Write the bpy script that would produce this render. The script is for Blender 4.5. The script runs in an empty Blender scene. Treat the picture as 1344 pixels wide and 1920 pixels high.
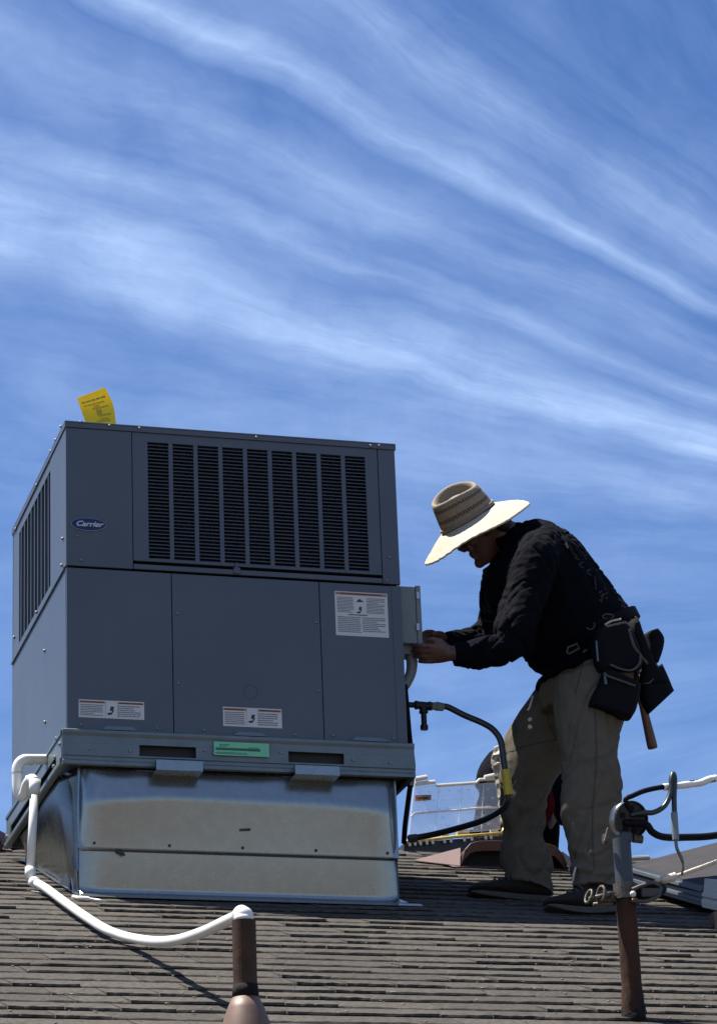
import bpy, bmesh, math, random
import numpy as np
from mathutils import Vector, Matrix, noise as mnoise

random.seed(7)
scene = bpy.context.scene
col = scene.collection
R = math.radians

# ------------------------------------------------------------------ camera
F_PX, PITCH, YAW, ROLL = 5667.67, 0.3621, 0.2873, -0.0395
CAM = Vector((-1.8038, -9.6771, -2.9658))
fw = Vector((math.sin(YAW) * math.cos(PITCH), math.cos(YAW) * math.cos(PITCH), math.sin(PITCH)))
r0 = Vector((math.cos(YAW), -math.sin(YAW), 0))
u0 = r0.cross(fw)
CR = math.cos(ROLL) * r0 + math.sin(ROLL) * u0
CU = -math.sin(ROLL) * r0 + math.cos(ROLL) * u0
cd = bpy.data.cameras.new('camera')
cam = bpy.data.objects.new('camera', cd)
col.objects.link(cam)
cam.matrix_world = Matrix(((CR.x, CU.x, -fw.x, CAM.x), (CR.y, CU.y, -fw.y, CAM.y), (CR.z, CU.z, -fw.z, CAM.z), (0, 0, 0, 1)))
cd.sensor_fit = 'VERTICAL'
cd.sensor_height = 36
cd.lens = F_PX / 1920 * 36
cd.clip_start = 0.1
cd.clip_end = 3000
scene.camera = cam

# ------------------------------------------------------------------ sun + sky
SUN_TRAVEL = Vector((0.714, -0.40, -1.86)).normalized()
SUN_EL = math.asin(-SUN_TRAVEL.z)
SUN_AZ = math.atan2(-SUN_TRAVEL.x, -SUN_TRAVEL.y)      # clockwise from +Y
sd = bpy.data.lights.new('sun', 'SUN')
sd.energy = 5.0
sd.angle = R(0.53)
sd.color = (1.0, 0.955, 0.88)
sun = bpy.data.objects.new('sun', sd)
sun.rotation_euler = SUN_TRAVEL.to_track_quat('-Z', 'Y').to_euler()
col.objects.link(sun)

scene.view_settings.view_transform = 'Standard'
scene.view_settings.look = 'None'
scene.view_settings.exposure = 1.2
scene.view_settings.gamma = 1.0
scene.view_settings.use_curve_mapping = False

world = bpy.data.worlds.new('World')
scene.world = world
world.use_nodes = True
NT = world.node_tree
NT.nodes.clear()


def nd(t, **kw):
    n = NT.nodes.new(t)
    for k, v in kw.items():
        setattr(n, k, v)
    return n


def mth(op, a, b=None, c=None, clamp=False):
    n = NT.nodes.new('ShaderNodeMath')
    n.operation = op
    n.use_clamp = clamp
    for i, v in enumerate((a, b, c)):
        if v is None:
            continue
        if isinstance(v, (int, float)):
            n.inputs[i].default_value = v
        else:
            NT.links.new(v, n.inputs[i])
    return n.outputs[0]


def vdot(a, v):
    n = NT.nodes.new('ShaderNodeVectorMath')
    n.operation = 'DOT_PRODUCT'
    NT.links.new(a, n.inputs[0])
    n.inputs[1].default_value = v
    return n.outputs['Value']


def build_sky():
    out = nd('ShaderNodeOutputWorld')
    bg = nd('ShaderNodeBackground')
    bg.inputs['Strength'].default_value = 0.055
    sky = nd('ShaderNodeTexSky')
    sky.sky_type = 'NISHITA'
    sky.sun_disc = False
    sky.sun_elevation = SUN_EL
    sky.sun_rotation = SUN_AZ
    sky.altitude = 700
    sky.air_density = 1.0
    sky.dust_density = 0.15
    sky.ozone_density = 3.0
    hs = nd('ShaderNodeHueSaturation')
    hs.inputs['Hue'].default_value = 0.512
    hs.inputs['Saturation'].default_value = 1.27
    hs.inputs['Value'].default_value = 1.0
    NT.links.new(sky.outputs[0], hs.inputs['Color'])
    # streaked cirrus radiating from one point low in the sky
    tc = nd('ShaderNodeTexCoord')
    d = tc.outputs['Generated']
    pole = (fw + CR * ((2300 - 672) / F_PX) + CU * ((960 - 1100) / F_PX)).normalized()
    e1 = (-CR - pole * (-CR).dot(pole)).normalized()
    e2 = e1.cross(pole)
    if e2.dot(CU) < 0:
        e2 = -e2
    a, b, c = vdot(d, e1), vdot(d, e2), vdot(d, pole)
    phi = mth('MULTIPLY', mth('ARCTAN2', b, a), 180 / math.pi)
    theta = mth('MULTIPLY', mth('ARCCOSINE', c), 180 / math.pi)

    def noise(vec, scale, detail, rough, dist=0.0):
        n = nd('ShaderNodeTexNoise')
        n.inputs['Scale'].default_value = scale
        n.inputs['Detail'].default_value = detail
        n.inputs['Roughness'].default_value = rough
        n.inputs['Distortion'].default_value = dist
        NT.links.new(vec, n.inputs['Vector'])
        return n.outputs['Fac']

    def comb(x, y, z=0.0):
        n = nd('ShaderNodeCombineXYZ')
        for i, v in enumerate((x, y, z)):
            if isinstance(v, (int, float)):
                n.inputs[i].default_value = v
            else:
                NT.links.new(v, n.inputs[i])
        return n.outputs[0]
    warp1 = mth('SUBTRACT', noise(d, 14.0, 3, 0.5), 0.5)
    warp2 = mth('SUBTRACT', noise(d, 45.0, 4, 0.6), 0.5)
    ph = mth('ADD', phi, mth('ADD', mth('MULTIPLY', warp1, 3.0), mth('MULTIPLY', warp2, 0.9)))
    ramp = nd('ShaderNodeValToRGB')
    ramp.color_ramp.interpolation = 'EASE'
    stops = [(-180, .2), (-150, .5), (-120, .15), (-95, .45), (-70, .15), (-45, .4), (-25, .22), (-8, .14), (-2, .16), (3, .20), (7, .24),
             (10.5, .34), (13.4, .30), (15.8, 1.0), (18.6, .62), (20.3, .22), (21.1, .60), (22.6, .20), (25.2, .36), (28.2, .10), (29.4, .68), (31.0, .22), (33.2, .16),
             (34.4, .62), (36.6, .28), (39.5, .10), (50, .06), (62, .40), (85, .16), (110, .5), (140, .2), (180, .2)]
    el = ramp.color_ramp.elements
    while len(el) > 1:
        el.remove(el[-1])
    el[0].position = 0
    el[0].color = (.2, .2, .2, 1)
    for p, v in stops[1:]:
        e = el.new((p + 180) / 360)
        e.color = (v, v, v, 1)
    NT.links.new(mth('DIVIDE', mth('ADD', ph, 180.0), 360.0), ramp.inputs[0])
    big = noise(comb(mth('MULTIPLY', theta, 0.07), mth('MULTIPLY', phi, 0.09), 3.1), 1.0, 3, 0.5)
    fib = noise(comb(mth('MULTIPLY', theta, 0.20), mth('MULTIPLY', ph, 0.30), 0.7), 1.0, 6, 0.55, 1.0)
    hair = noise(comb(mth('ADD', mth('MULTIPLY', theta, 0.45), mth('MULTIPLY', ph, 0.5)), mth('MULTIPLY', ph, 1.1), 2.2), 1.0, 7, 0.62, 0.7)
    wisp = noise(d, 24.0, 8, 0.66, 0.5)
    soft = noise(comb(mth('MULTIPLY', theta, 0.15), mth('MULTIPLY', ph, 0.15), 8.2), 1.0, 5, 0.6, 0.6)
    m = mth('MULTIPLY', ramp.outputs[0], mth('ADD', mth('MULTIPLY', big, 1.1), 0.32))
    m = mth('MULTIPLY', m, mth('ADD', mth('ADD', mth('MULTIPLY', fib, 1.5), mth('MULTIPLY', hair, 0.75)), -0.14))
    m = mth('ADD', m, mth('MULTIPLY', mth('SUBTRACT', soft, 0.36), 0.72))
    m = mth('MULTIPLY', mth('MULTIPLY', m, mth('ADD', mth('MULTIPLY', wisp, 0.9), 0.48)), 0.64, clamp=True)
    mix = nd('ShaderNodeMix', data_type='RGBA')
    NT.links.new(m, mix.inputs[0])
    NT.links.new(hs.outputs[0], mix.inputs[6])
    mix.inputs[7].default_value = (5.6, 7.4, 10.6, 1)
    NT.links.new(mix.outputs[2], bg.inputs['Color'])
    NT.links.new(bg.outputs[0], out.inputs['Surface'])


build_sky()

# ------------------------------------------------------------------ helpers
def ray(px, py):
    return fw + CR * ((px - 672) / F_PX) + CU * ((960 - py) / F_PX)


ROOF_T = math.tan(R(20))
ROOF_C = -0.566 - ROOF_T * 0.03


def roof_z(y):
    return ROOF_C + ROOF_T * y


def on_plane(px, py, n, c):
    d = ray(px, py)
    n = Vector(n)
    return CAM + d * ((c - n.dot(CAM)) / n.dot(d))


def at(px, py, Y):
    return on_plane(px, py, (0, 1, 0), Y)


def atX(px, py, X):
    return on_plane(px, py, (1, 0, 0), X)


def on_roof(px, py, lift=0.0):
    return on_plane(px, py, (0, -ROOF_T, 1), ROOF_C + lift)


WLOC = {}


def wl(o):
    return WLOC.get(o.name, Vector((0, 0, 0)))


def tag(o, label=None, cat=None, group=None, kind=None):
    if label:
        o['label'] = label
    if cat:
        o['category'] = cat
    if group:
        o['group'] = group
    if kind:
        o['kind'] = kind
    return o


def thing(name, loc, label, cat, group=None):
    o = bpy.data.objects.new(name, None)
    col.objects.link(o)
    o.location = loc
    o.empty_display_size = 0.1
    WLOC[o.name] = Vector(loc)
    return tag(o, label, cat, group)


def link_mesh(name, me, mat, parent=None, origin=None, smooth=False, bevel=0.0):
    if mat and not me.materials:
        me.materials.append(mat)
    if smooth:
        for p in me.polygons:
            p.use_smooth = True
    o = bpy.data.objects.new(name, me)
    col.objects.link(o)
    if parent is not None:
        o.parent = parent
        org = wl(parent)
        me.transform(Matrix.Translation(-org))
        WLOC[o.name] = org
    else:
        if origin is None:
            n = len(me.vertices)
            co = np.empty(n * 3, np.float32)
            me.vertices.foreach_get('co', co)
            co = co.reshape(-1, 3)
            mn, mx = co.min(0), co.max(0)
            origin = Vector((float((mn[0] + mx[0]) / 2), float((mn[1] + mx[1]) / 2), float(mn[2])))
        me.transform(Matrix.Translation(-Vector(origin)))
        o.location = origin
        WLOC[o.name] = Vector(origin)
    if bevel:
        b = o.modifiers.new('bevel', 'BEVEL')
        b.width = bevel
        b.segments = 2
        b.limit_method = 'ANGLE'
        b.angle_limit = R(35)
    return o


class MB:
    def __init__(self):
        self.v = []
        self.f = []

    def add(self, vs, fs):
        n = len(self.v)
        self.v += [tuple(x) for x in vs]
        self.f += [tuple(i + n for i in f) for f in fs]
        return self

    def box(self, x0, x1, y0, y1, z0, z1):
        vs = [(x, y, z) for x in (x0, x1) for y in (y0, y1) for z in (z0, z1)]
        return self.add(vs, [(0, 1, 3, 2), (4, 6, 7, 5), (0, 4, 5, 1), (2, 3, 7, 6), (0, 2, 6, 4), (1, 5, 7, 3)])

    def hexa(self, a, b):
        """two matching 4-point rings"""
        vs = list(a) + list(b)
        return self.add(vs, [(3, 2, 1, 0), (4, 5, 6, 7), (0, 1, 5, 4), (1, 2, 6, 5), (2, 3, 7, 6), (3, 0, 4, 7)])

    def loft(self, rings, cap=True):
        n = len(rings[0])
        vs = [p for r in rings for p in r]
        fs = []
        for i in range(len(rings) - 1):
            for j in range(n):
                k = (j + 1) % n
                fs.append((i * n + j, i * n + k, (i + 1) * n + k, (i + 1) * n + j))
        if cap:
            fs.append(tuple(range(n))[::-1])
            fs.append(tuple((len(rings) - 1) * n + j for j in range(n)))
        return self.add(vs, fs)

    def tube(self, pts, r, n=12, cap=True):
        pts = [Vector(p) for p in pts]
        rad = r if isinstance(r, (list, tuple)) else [r] * len(pts)
        rings = []
        up = None
        for i, p in enumerate(pts):
            t = (pts[min(i + 1, len(pts) - 1)] - pts[max(i - 1, 0)]).normalized()
            if up is None:
                up = Vector((0, 0, 1)) if abs(t.z) < 0.9 else Vector((0, 1, 0))
            s = t.cross(up)
            if s.length < 1e-5:
                s = t.cross(Vector((1, 0, 0)))
            s.normalize()
            up = s.cross(t)
            rings.append([p + (s * math.cos(2 * math.pi * j / n) + up * math.sin(2 * math.pi * j / n)) * rad[i] for j in range(n)])
        return self.loft(rings, cap)

    def cyl(self, a, b, r, n=16):
        return self.tube([a, b], r, n)

    def disc_box(self, c, nrm, r, h, n=8):
        c = Vector(c)
        return self.tube([c, c + Vector(nrm) * h], [r, r * 0.8], n)

    def lathe(self, prof, o, ax, e1, e2, n=48, s1=1.0, s2=1.0):
        rings = []
        for r, z in prof:
            rings.append([o + ax * z + (e1 * (math.cos(2 * math.pi * j / n) * s1) + e2 * (math.sin(2 * math.pi * j / n) * s2)) * r for j in range(n)])
        return self.loft(rings, True)

    def sphere(self, c, r, n=12, m=8, s=(1, 1, 1), rot=None):
        c = Vector(c)
        rings = []
        for i in range(1, m):
            a = math.pi * i / m
            ring = []
            for j in range(n):
                b = 2 * math.pi * j / n
                v = Vector((math.sin(a) * math.cos(b) * s[0], math.sin(a) * math.sin(b) * s[1], math.cos(a) * s[2])) * r
                if rot:
                    v = rot @ v
                ring.append(c + v)
            rings.append(ring)
        return self.loft(rings, True)

    def mesh(self, name):
        me = bpy.data.meshes.new(name)
        me.from_pydata(self.v, [], self.f)
        me.validate()
        bm = bmesh.new()
        bm.from_mesh(me)
        bmesh.ops.recalc_face_normals(bm, faces=bm.faces)
        bm.to_mesh(me)
        bm.free()
        return me

    def build(self, name, mat, parent=None, smooth=False, bevel=0.0, origin=None):
        return link_mesh(name, self.mesh(name), mat, parent, origin, smooth, bevel)


def catmull(pts, k=8):
    pts = [Vector(p) for p in pts]
    P = [pts[0] * 2 - pts[1]] + pts + [pts[-1] * 2 - pts[-2]]
    out = []
    for i in range(1, len(P) - 2):
        for j in range(k):
            t = j / k
            a, b, c, d = P[i - 1], P[i], P[i + 1], P[i + 2]
            out.append(0.5 * ((2 * b) + (c - a) * t + (2 * a - 5 * b + 4 * c - d) * t * t + (3 * b - 3 * c + d - a) * t ** 3))
    out.append(pts[-1])
    return out


def remesh(mb, voxel, smooth_iter=6, name='m'):
    """union of overlapping closed shapes as one continuous surface"""
    me = mb.mesh(name)
    o = bpy.data.objects.new('tmp_remesh', me)
    col.objects.link(o)
    m = o.modifiers.new('r', 'REMESH')
    m.mode = 'VOXEL'
    m.voxel_size = voxel
    if smooth_iter:
        s = o.modifiers.new('s', 'SMOOTH')
        s.iterations = smooth_iter
        s.factor = 0.5
    dg = bpy.context.evaluated_depsgraph_get()
    out = bpy.data.meshes.new_from_object(o.evaluated_get(dg))
    bpy.data.objects.remove(o)
    bpy.data.meshes.remove(me)
    out.name = name
    return out


def displace(me, fn):
    n = len(me.vertices)
    co = np.empty(n * 3, np.float32)
    me.vertices.foreach_get('co', co)
    no = np.empty(n * 3, np.float32)
    me.vertices.foreach_get('normal', no)
    co = co.reshape(-1, 3)
    no = no.reshape(-1, 3)
    for i in range(n):
        d = fn(Vector(co[i]), Vector(no[i]))
        co[i] += no[i] * d
    me.vertices.foreach_set('co', co.ravel())
    me.update()


# ------------------------------------------------------------------ materials
def mat(name, c, rough=0.6, metal=0.0, var=0.0, vscale=8.0, bump=0.0, bscale=60.0, c2=None, spec=0.5, objrand=0.0, detail=6, stretch=None, rv=.08):
    m = bpy.data.materials.new(name)
    m.use_nodes = True
    nt = m.node_tree
    b = nt.nodes['Principled BSDF']
    b.inputs['Base Color'].default_value = (*c, 1)
    b.inputs['Roughness'].default_value = rough
    b.inputs['Metallic'].default_value = metal
    b.inputs['Specular IOR Level'].default_value = spec
    tc = nt.nodes.new('ShaderNodeTexCoord')
    vec = tc.outputs['Object']
    if stretch:
        mp = nt.nodes.new('ShaderNodeMapping')
        mp.inputs['Scale'].default_value = stretch
        nt.links.new(vec, mp.inputs[0])
        vec = mp.outputs[0]
    last = None
    if var or c2:
        n = nt.nodes.new('ShaderNodeTexNoise')
        n.inputs['Scale'].default_value = vscale
        n.inputs['Detail'].default_value = detail
        n.inputs['Roughness'].default_value = 0.65
        nt.links.new(vec, n.inputs['Vector'])
        r = nt.nodes.new('ShaderNodeValToRGB')
        r.color_ramp.elements[0].position = 0.32
        r.color_ramp.elements[1].position = 0.68
        lo = [x * (1 - var) for x in c]
        hi = [min(1, x * (1 + var)) for x in c] if not c2 else c2
        r.color_ramp.elements[0].color = (*lo, 1)
        r.color_ramp.elements[1].color = (*hi, 1)
        nt.links.new(n.outputs['Fac'], r.inputs[0])
        last = r.outputs[0]
        rr = nt.nodes.new('ShaderNodeMapRange')
        rr.inputs['To Min'].default_value = max(0.03, rough - rv)
        rr.inputs['To Max'].default_value = min(1, rough + rv)
        nt.links.new(n.outputs['Fac'], rr.inputs['Value'])
        nt.links.new(rr.outputs[0], b.inputs['Roughness'])
    if objrand:
        oi = nt.nodes.new('ShaderNodeObjectInfo')
        mr = nt.nodes.new('ShaderNodeMapRange')
        mr.inputs['To Min'].default_value = 1 - objrand
        mr.inputs['To Max'].default_value = 1 + objrand
        nt.links.new(oi.outputs['Random'], mr.inputs['Value'])
        mx = nt.nodes.new('ShaderNodeVectorMath')
        mx.operation = 'SCALE'
        nt.links.new(last, mx.inputs[0])
        nt.links.new(mr.outputs[0], mx.inputs['Scale'])
        last = mx.outputs[0]
    if last:
        nt.links.new(last, b.inputs['Base Color'])
    if bump:
        n = nt.nodes.new('ShaderNodeTexNoise')
        n.inputs['Scale'].default_value = bscale
        n.inputs['Detail'].default_value = 5
        nt.links.new(vec, n.inputs['Vector'])
        bp = nt.nodes.new('ShaderNodeBump')
        bp.inputs['Strength'].default_value = bump
        bp.inputs['Distance'].default_value = 0.004
        nt.links.new(n.outputs['Fac'], bp.inputs['Height'])
        nt.links.new(bp.outputs[0], b.inputs['Normal'])
    return m


M = {}
M['paint'] = mat('grey_paint', (.066, .079, .098), .40, 0, .10, 2.2, .12, 7)
M['paint_dark'] = mat('dark_inside', (.018, .019, .021), .7)
M['coil'] = mat('coil_brown', (.20, .15, .09), .5, .3, .2, 40)
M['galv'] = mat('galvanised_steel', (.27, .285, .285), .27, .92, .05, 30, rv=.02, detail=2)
M['galv_side'] = mat('galvanised_shaded_sheet', (.115, .135, .135), .27, .92, .2, 9, .04, 30)  # darker copy of the galvanised steel, the side's shade put into its colour
M['galv_rail'] = mat('galvanised_rail', (.135, .165, .175), .45, .45, .12, 14, .04, 40)
M['galv_box'] = mat('grey_box_paint', (.17, .19, .185), .5, .1, .06, 10)
M['screw'] = mat('screw_zinc', (.20, .21, .21), .5, .6)
M['rust_screw'] = mat('screw_dark', (.05, .045, .04), .6, .4)
M['label'] = mat('label_white', (.50, .50, .49), .45)
M['orange'] = mat('label_orange', (.36, .14, .05), .5)
M['print'] = mat('print_grey', (.11, .12, .13), .5)
M['print_dark'] = mat('print_black', (.02, .02, .022), .5)
M['green'] = mat('label_green', (.16, .50, .30), .5, 0, .08, 20)
M['green_dark'] = mat('label_green_print', (.02, .10, .045), .5)
M['badge'] = mat('badge_blue', (.006, .010, .085), .25)
M['badge_rim'] = mat('badge_silver', (.45, .46, .5), .3, .6)
M['yellow'] = mat('yellow_card', (.80, .66, .02), .5, 0, .04, 20)
_nt = M['yellow'].node_tree
_tr = _nt.nodes.new('ShaderNodeBsdfTranslucent')
_tr.inputs['Color'].default_value = (.85, .66, .02, 1)
_mx = _nt.nodes.new('ShaderNodeMixShader')
_mx.inputs[0].default_value = .45
_o = [n for n in _nt.nodes if n.type == 'OUTPUT_MATERIAL'][0]
_nt.links.new(_nt.nodes['Principled BSDF'].outputs[0], _mx.inputs[1])
_nt.links.new(_tr.outputs[0], _mx.inputs[2])
_nt.links.new(_mx.outputs[0], _o.inputs['Surface'])
M['yellow_print'] = mat('yellow_card_print', (.42, .30, .01), .5)
M['pvc'] = mat('white_pvc', (.66, .66, .62), .35, 0, .04, 12)
M['pvc_grey'] = mat('pvc_joint_print', (.35, .36, .36), .5)
M['brown'] = mat('brown_pipe_paint', (.046, .024, .013), .65, 0, .35, 14, .2, 60, spec=.2)
M['cone'] = mat('brown_flashing', (.135, .078, .054), .55, .1, .15, 10, .05, 60)
M['mastic'] = mat('black_mastic', (.010, .009, .0085), .85, 0, .5, 40, .8, 80, spec=.15)
M['shingle'] = mat('asphalt_shingle', (.061, .053, .0435), .92, 0, .6, 70, .9, 420, objrand=.18, detail=9, spec=.25)
M['deck'] = mat('roof_felt', (.05, .047, .043), .95, 0, .3, 60, .3, 200)
M['black'] = mat('black_rubber', (.004, .004, .007), .55, spec=.12)
M['pipe_grey'] = mat('grey_steel_pipe', (.13, .135, .14), .38, .8, .15, 30)
M['pipe_black'] = mat('black_iron', (.020, .020, .022), .45, .5, .2, 50, .2, 200)
M['hose'] = mat('grey_hose_coat', (.025, .027, .030), .3, .1)
M['sleeve'] = mat('yellow_hang_label', (.50, .37, .02), .5, 0, .1, 20)
M['mast'] = mat('mast_grey_zinc', (.036, .044, .054), .55, .1, .3, 12)
M['rust'] = mat('rusty_pipe', (.115, .050, .028), .85, .0, .45, 16, .8, 90, c2=(.022, .015, .013), spec=.15, stretch=(1, 1, .35))
M['clamp'] = mat('worn_clamp', (.085, .072, .056), .55, .5, .3, 50, .3, 150)
M['porcelain'] = mat('pale_ceramic', (.62, .58, .50), .35)
M['tape'] = mat('white_tape', (.72, .69, .63), .6, 0, .1, 60, .5, 120)
M['rope'] = mat('cream_strand', (.52, .47, .38), .8, 0, .2, 90)
M['navy'] = mat('black_navy_cotton', (.0026, .0030, .0056), .9, 0, .25, 30, .25, 260, spec=.06)
M['print_cloth'] = mat('faded_print', (.012, .0135, .0145), .9)
M['khaki'] = mat('khaki_canvas', (.104, .089, .066), .9, 0, .14, 16, .35, 420, spec=.15)
M['seam'] = mat('khaki_seam', (.045, .040, .033), .9)
M['khaki_lt'] = mat('pale_lining', (.5, .47, .42), .8)
M['skin'] = mat('tanned_skin', (.085, .040, .031), .5, 0, .12, 30)
M['hair'] = mat('black_hair', (.012, .010, .009), .6)
M['straw'] = mat('pale_straw', (.40, .355, .265), .75, 0, .16, 45, .6, 130)
M['boot'] = mat('black_boot_leather', (.016, .013, .011), .75, 0, .3, 30, .4, 120, spec=.2)
M['sole'] = mat('dark_rubber_sole', (.050, .047, .042), .8, 0, .2, 50)
M['nylon'] = mat('black_nylon', (.0028, .0030, .0052), .8, 0, .3, 40, .3, 300, spec=.15)
M['binding'] = mat('grey_binding', (.06, .058, .052), .8, 0, .15, 60)
M['wood'] = mat('worn_wood_handle', (.12, .058, .030), .6, 0, .35, 30, stretch=(1, 1, .1))
M['steel'] = mat('steel_head', (.4, .4, .41), .3, 1)
M['vent'] = mat('vent_brown_paint', (.125, .062, .052), .55, .1, .12, 10)
M['vent_in'] = mat('vent_dark', (.004, .004, .004), .8)
M['red'] = mat('red_cloth', (.06, .004, .007), .9, 0, .1, 30, spec=.05)
M['maroon'] = mat('maroon_cloth', (.0045, .0022, .0024), .9, 0, .1, 30, spec=.05)
M['case_yellow'] = mat('case_yellow', (.62, .45, .10), .4)
M['case_black'] = mat('case_black', (.02, .02, .022), .45)
M['white_plastic'] = mat('pale_plastic', (.70, .66, .58), .4)
M['metal_cover'] = mat('cover_grey_metal', (.075, .09, .11), .5, .2, .08, 6, .05, 20)
M['cover_top'] = mat('cover_shaded_top', (.045, .043, .046), .9, 0, .15, 14, spec=.05)  # base colour darkened so the top sheet looks shaded
M['cover_white'] = mat('cover_end_white', (.28, .30, .30), .5)
M['bag'] = mat('cream_bag', (.02, .018, .015), .6, 0, .1, 26, .5, 40, c2=(.42, .37, .27))
M['stucco'] = mat('stucco_wall', (.42, .36, .28), .9, 0, .08, 8, .4, 150)
M['dirt'] = mat('dry_ground', (.105, .080, .058), .95, 0, .25, .6, .3, 6)
M['debris'] = mat('pale_debris', (.22, .20, .165), .8, 0, .4, 300)


def clear_mat(nm, alpha):
    m = bpy.data.materials.new(nm)
    m.use_nodes = True
    nt = m.node_tree
    b = nt.nodes['Principled BSDF']
    b.inputs['Base Color'].default_value = (.80, .86, .92, 1)
    b.inputs['Roughness'].default_value = .15
    b.inputs['Alpha'].default_value = alpha
    return m


M['clear'] = clear_mat('clear_plastic', .23)
M['frost'] = clear_mat('frosted_plastic', .30)


def hat_crown_mat():
    m = mat('woven_crown', (.20, .158, .11), .8, 0, .14, 90, .5, 220)
    nt = m.node_tree
    b = nt.nodes['Principled BSDF']
    src = b.inputs['Base Color'].links[0].from_socket
    uv = nt.nodes.new('ShaderNodeUVMap')
    sep = nt.nodes.new('ShaderNodeSeparateXYZ')
    nt.links.new(uv.outputs[0], sep.inputs[0])

    def mt(op, x, y=None, z=None):
        n = nt.nodes.new('ShaderNodeMath')
        n.operation = op
        for i, v in enumerate((x, y, z)):
            if v is None:
                continue
            if isinstance(v, (int, float)):
                n.inputs[i].default_value = v
            else:
                nt.links.new(v, n.inputs[i])
        return n.outputs[0]
    tri = mt('PINGPONG', mt('MULTIPLY', sep.outputs[0], 30), .5)
    masks = []
    for h, w in ((.30, .030), (.37, .030), (.70, .028), (.76, .022)):
        dd = mt('ABSOLUTE', mt('SUBTRACT', mt('ADD', sep.outputs[1], mt('MULTIPLY', tri, -.07)), h - .018))
        on = mt('LESS_THAN', dd, w)
        gap = mt('GREATER_THAN', mt('FRACT', mt('MULTIPLY', sep.outputs[0], 60)), .25)
        masks.append(mt('MULTIPLY', on, gap))
    acc = masks[0]
    for k in masks[1:]:
        acc = mt('MAXIMUM', acc, k)
    mx = nt.nodes.new('ShaderNodeMix')
    mx.data_type = 'RGBA'
    nt.links.new(acc, mx.inputs[0])
    nt.links.new(src, mx.inputs[6])
    mx.inputs[7].default_value = (.035, .016, .014, 1)
    nt.links.new(mx.outputs[2], b.inputs['Base Color'])
    return m


M['crown'] = hat_crown_mat()

# ------------------------------------------------------------------ ground + house
MB().box(-400, 400, -400, 400, -4.9, -4.6).build('ground', M['dirt'])['kind'] = 'structure'

RIDGE_Y = 1.93
EAVE_Y = -3.9
XL, XR = -5.2, 5.6


def rp(x, s, n):
    """roof frame: s metres upslope from y=0, n metres off the deck"""
    c, si = math.cos(R(20)), math.sin(R(20))
    return Vector((x, s * c - n * si, ROOF_C + s * si + n * c))


S_R = RIDGE_Y / math.cos(R(20))
S_E = EAVE_Y / math.cos(R(20))
mb = MB()
a0, a1 = rp(XL, S_E, -.012), rp(XL, S_R, -.012)
zb = ROOF_C + ROOF_T * EAVE_Y
back_y = RIDGE_Y + (RIDGE_Y - EAVE_Y)
prof = [(a0.y, a0.z), (a1.y, a1.z), (back_y, a0.z), (back_y, a0.z - .15), (RIDGE_Y, a1.z - .16), (a0.y, a0.z - .15)]
mb.loft([[(XL, y, z) for y, z in prof], [(XR, y, z) for y, z in prof]])
roof = mb.build('roof', M['deck'])
roof['kind'] = 'structure'
hw = MB()
hw.box(XL + .4, XR - .4, EAVE_Y + .6, back_y - .6, -4.6, zb + .02)
gb = [(EAVE_Y + .6, zb + .02), (back_y - .6, zb + .02), (RIDGE_Y, a1.z - .30)]
hw.loft([[(XL + .4, y, z) for y, z in gb], [(XR - .4, y, z) for y, z in gb]])
tag(hw.build('house_wall', M['stucco']), kind='structure')

# shingles: every course a row of separate butt-ended pieces
EXPO = 0.136


def shingle_mesh(w, h, seed):
    rng = random.Random(seed)
    nseg = 7
    vs, fs = [], []
    g = .0015
    for i in range(nseg + 1):
        x = g + (w - 2 * g) * i / nseg
        ds = rng.uniform(-.0022, .0022)
        hh = h + rng.uniform(-.0012, .0012) * (1.6 if i in (0, nseg) else 1)
        L = EXPO + .012
        for s, n in ((ds + .016, -.004), (ds + .0005, hh * .42), (ds + .004, hh + .0006), (L * .5, hh * .52 + rng.uniform(-.0008, .0008)), (L, .0003), (L, -.004)):
            vs.append((x, s, n))
    for i in range(nseg):
        for k in range(6):
            fs.append((i * 6 + k, (i + 1) * 6 + k, (i + 1) * 6 + (k + 1) % 6, i * 6 + (k + 1) % 6))
    fs.append(tuple(range(6)))
    fs.append(tuple(nseg * 6 + k for k in range(6))[::-1])
    me = bpy.data.meshes.new('shingle')
    me.from_pydata(vs, [], fs)
    bm = bmesh.new()
    bm.from_mesh(me)
    bmesh.ops.recalc_face_normals(bm, faces=bm.faces)
    bm.to_mesh(me)
    bm.free()
    me.materials.append(M['shingle'])
    return me


variants = []
for i in range(22):
    w = random.choice((.14, .18, .22, .28, .34, .40, .25))
    h = random.choice((.0044, .0050, .0062, .0076, .0088))
    variants.append((w, h, shingle_mesh(w, h, i)))
pieces = []
ncourse = int((S_R - S_E) / EXPO)
for k in range(ncourse + 1):
    s = S_R - .02 - EXPO * (k + 1)
    if s < S_E - .05:
        break
    x = XL + random.uniform(-.25, 0)
    while x < XR - .05:
        vi = random.randrange(len(variants))
        w = variants[vi][0]
        c = rp(x + w / 2, s, 0)
        d = c - CAM
        q = d.dot(fw)
        px, py = 672 + F_PX * d.dot(CR) / q, 960 - F_PX * d.dot(CU) / q
        half = w / 2 / q * F_PX
        inview = -half < px < 1344 + half and py < 1935
        hidden = (-.0 < c.x < 1.15 and .05 < c.y < 1.3)
        pieces.append((inview and not hidden, s, x, vi, random.uniform(-.004, .004), random.uniform(-.003, .003)))
        x += w
vis = sorted([p for p in pieces if p[0]], key=lambda p: p[1])
single = vis[:300]
ids = set(id(p) for p in single)
rest = [p for p in pieces if id(p) not in ids]
Q20 = Matrix.Rotation(R(20), 4, 'X')
org = wl(roof)
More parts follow.
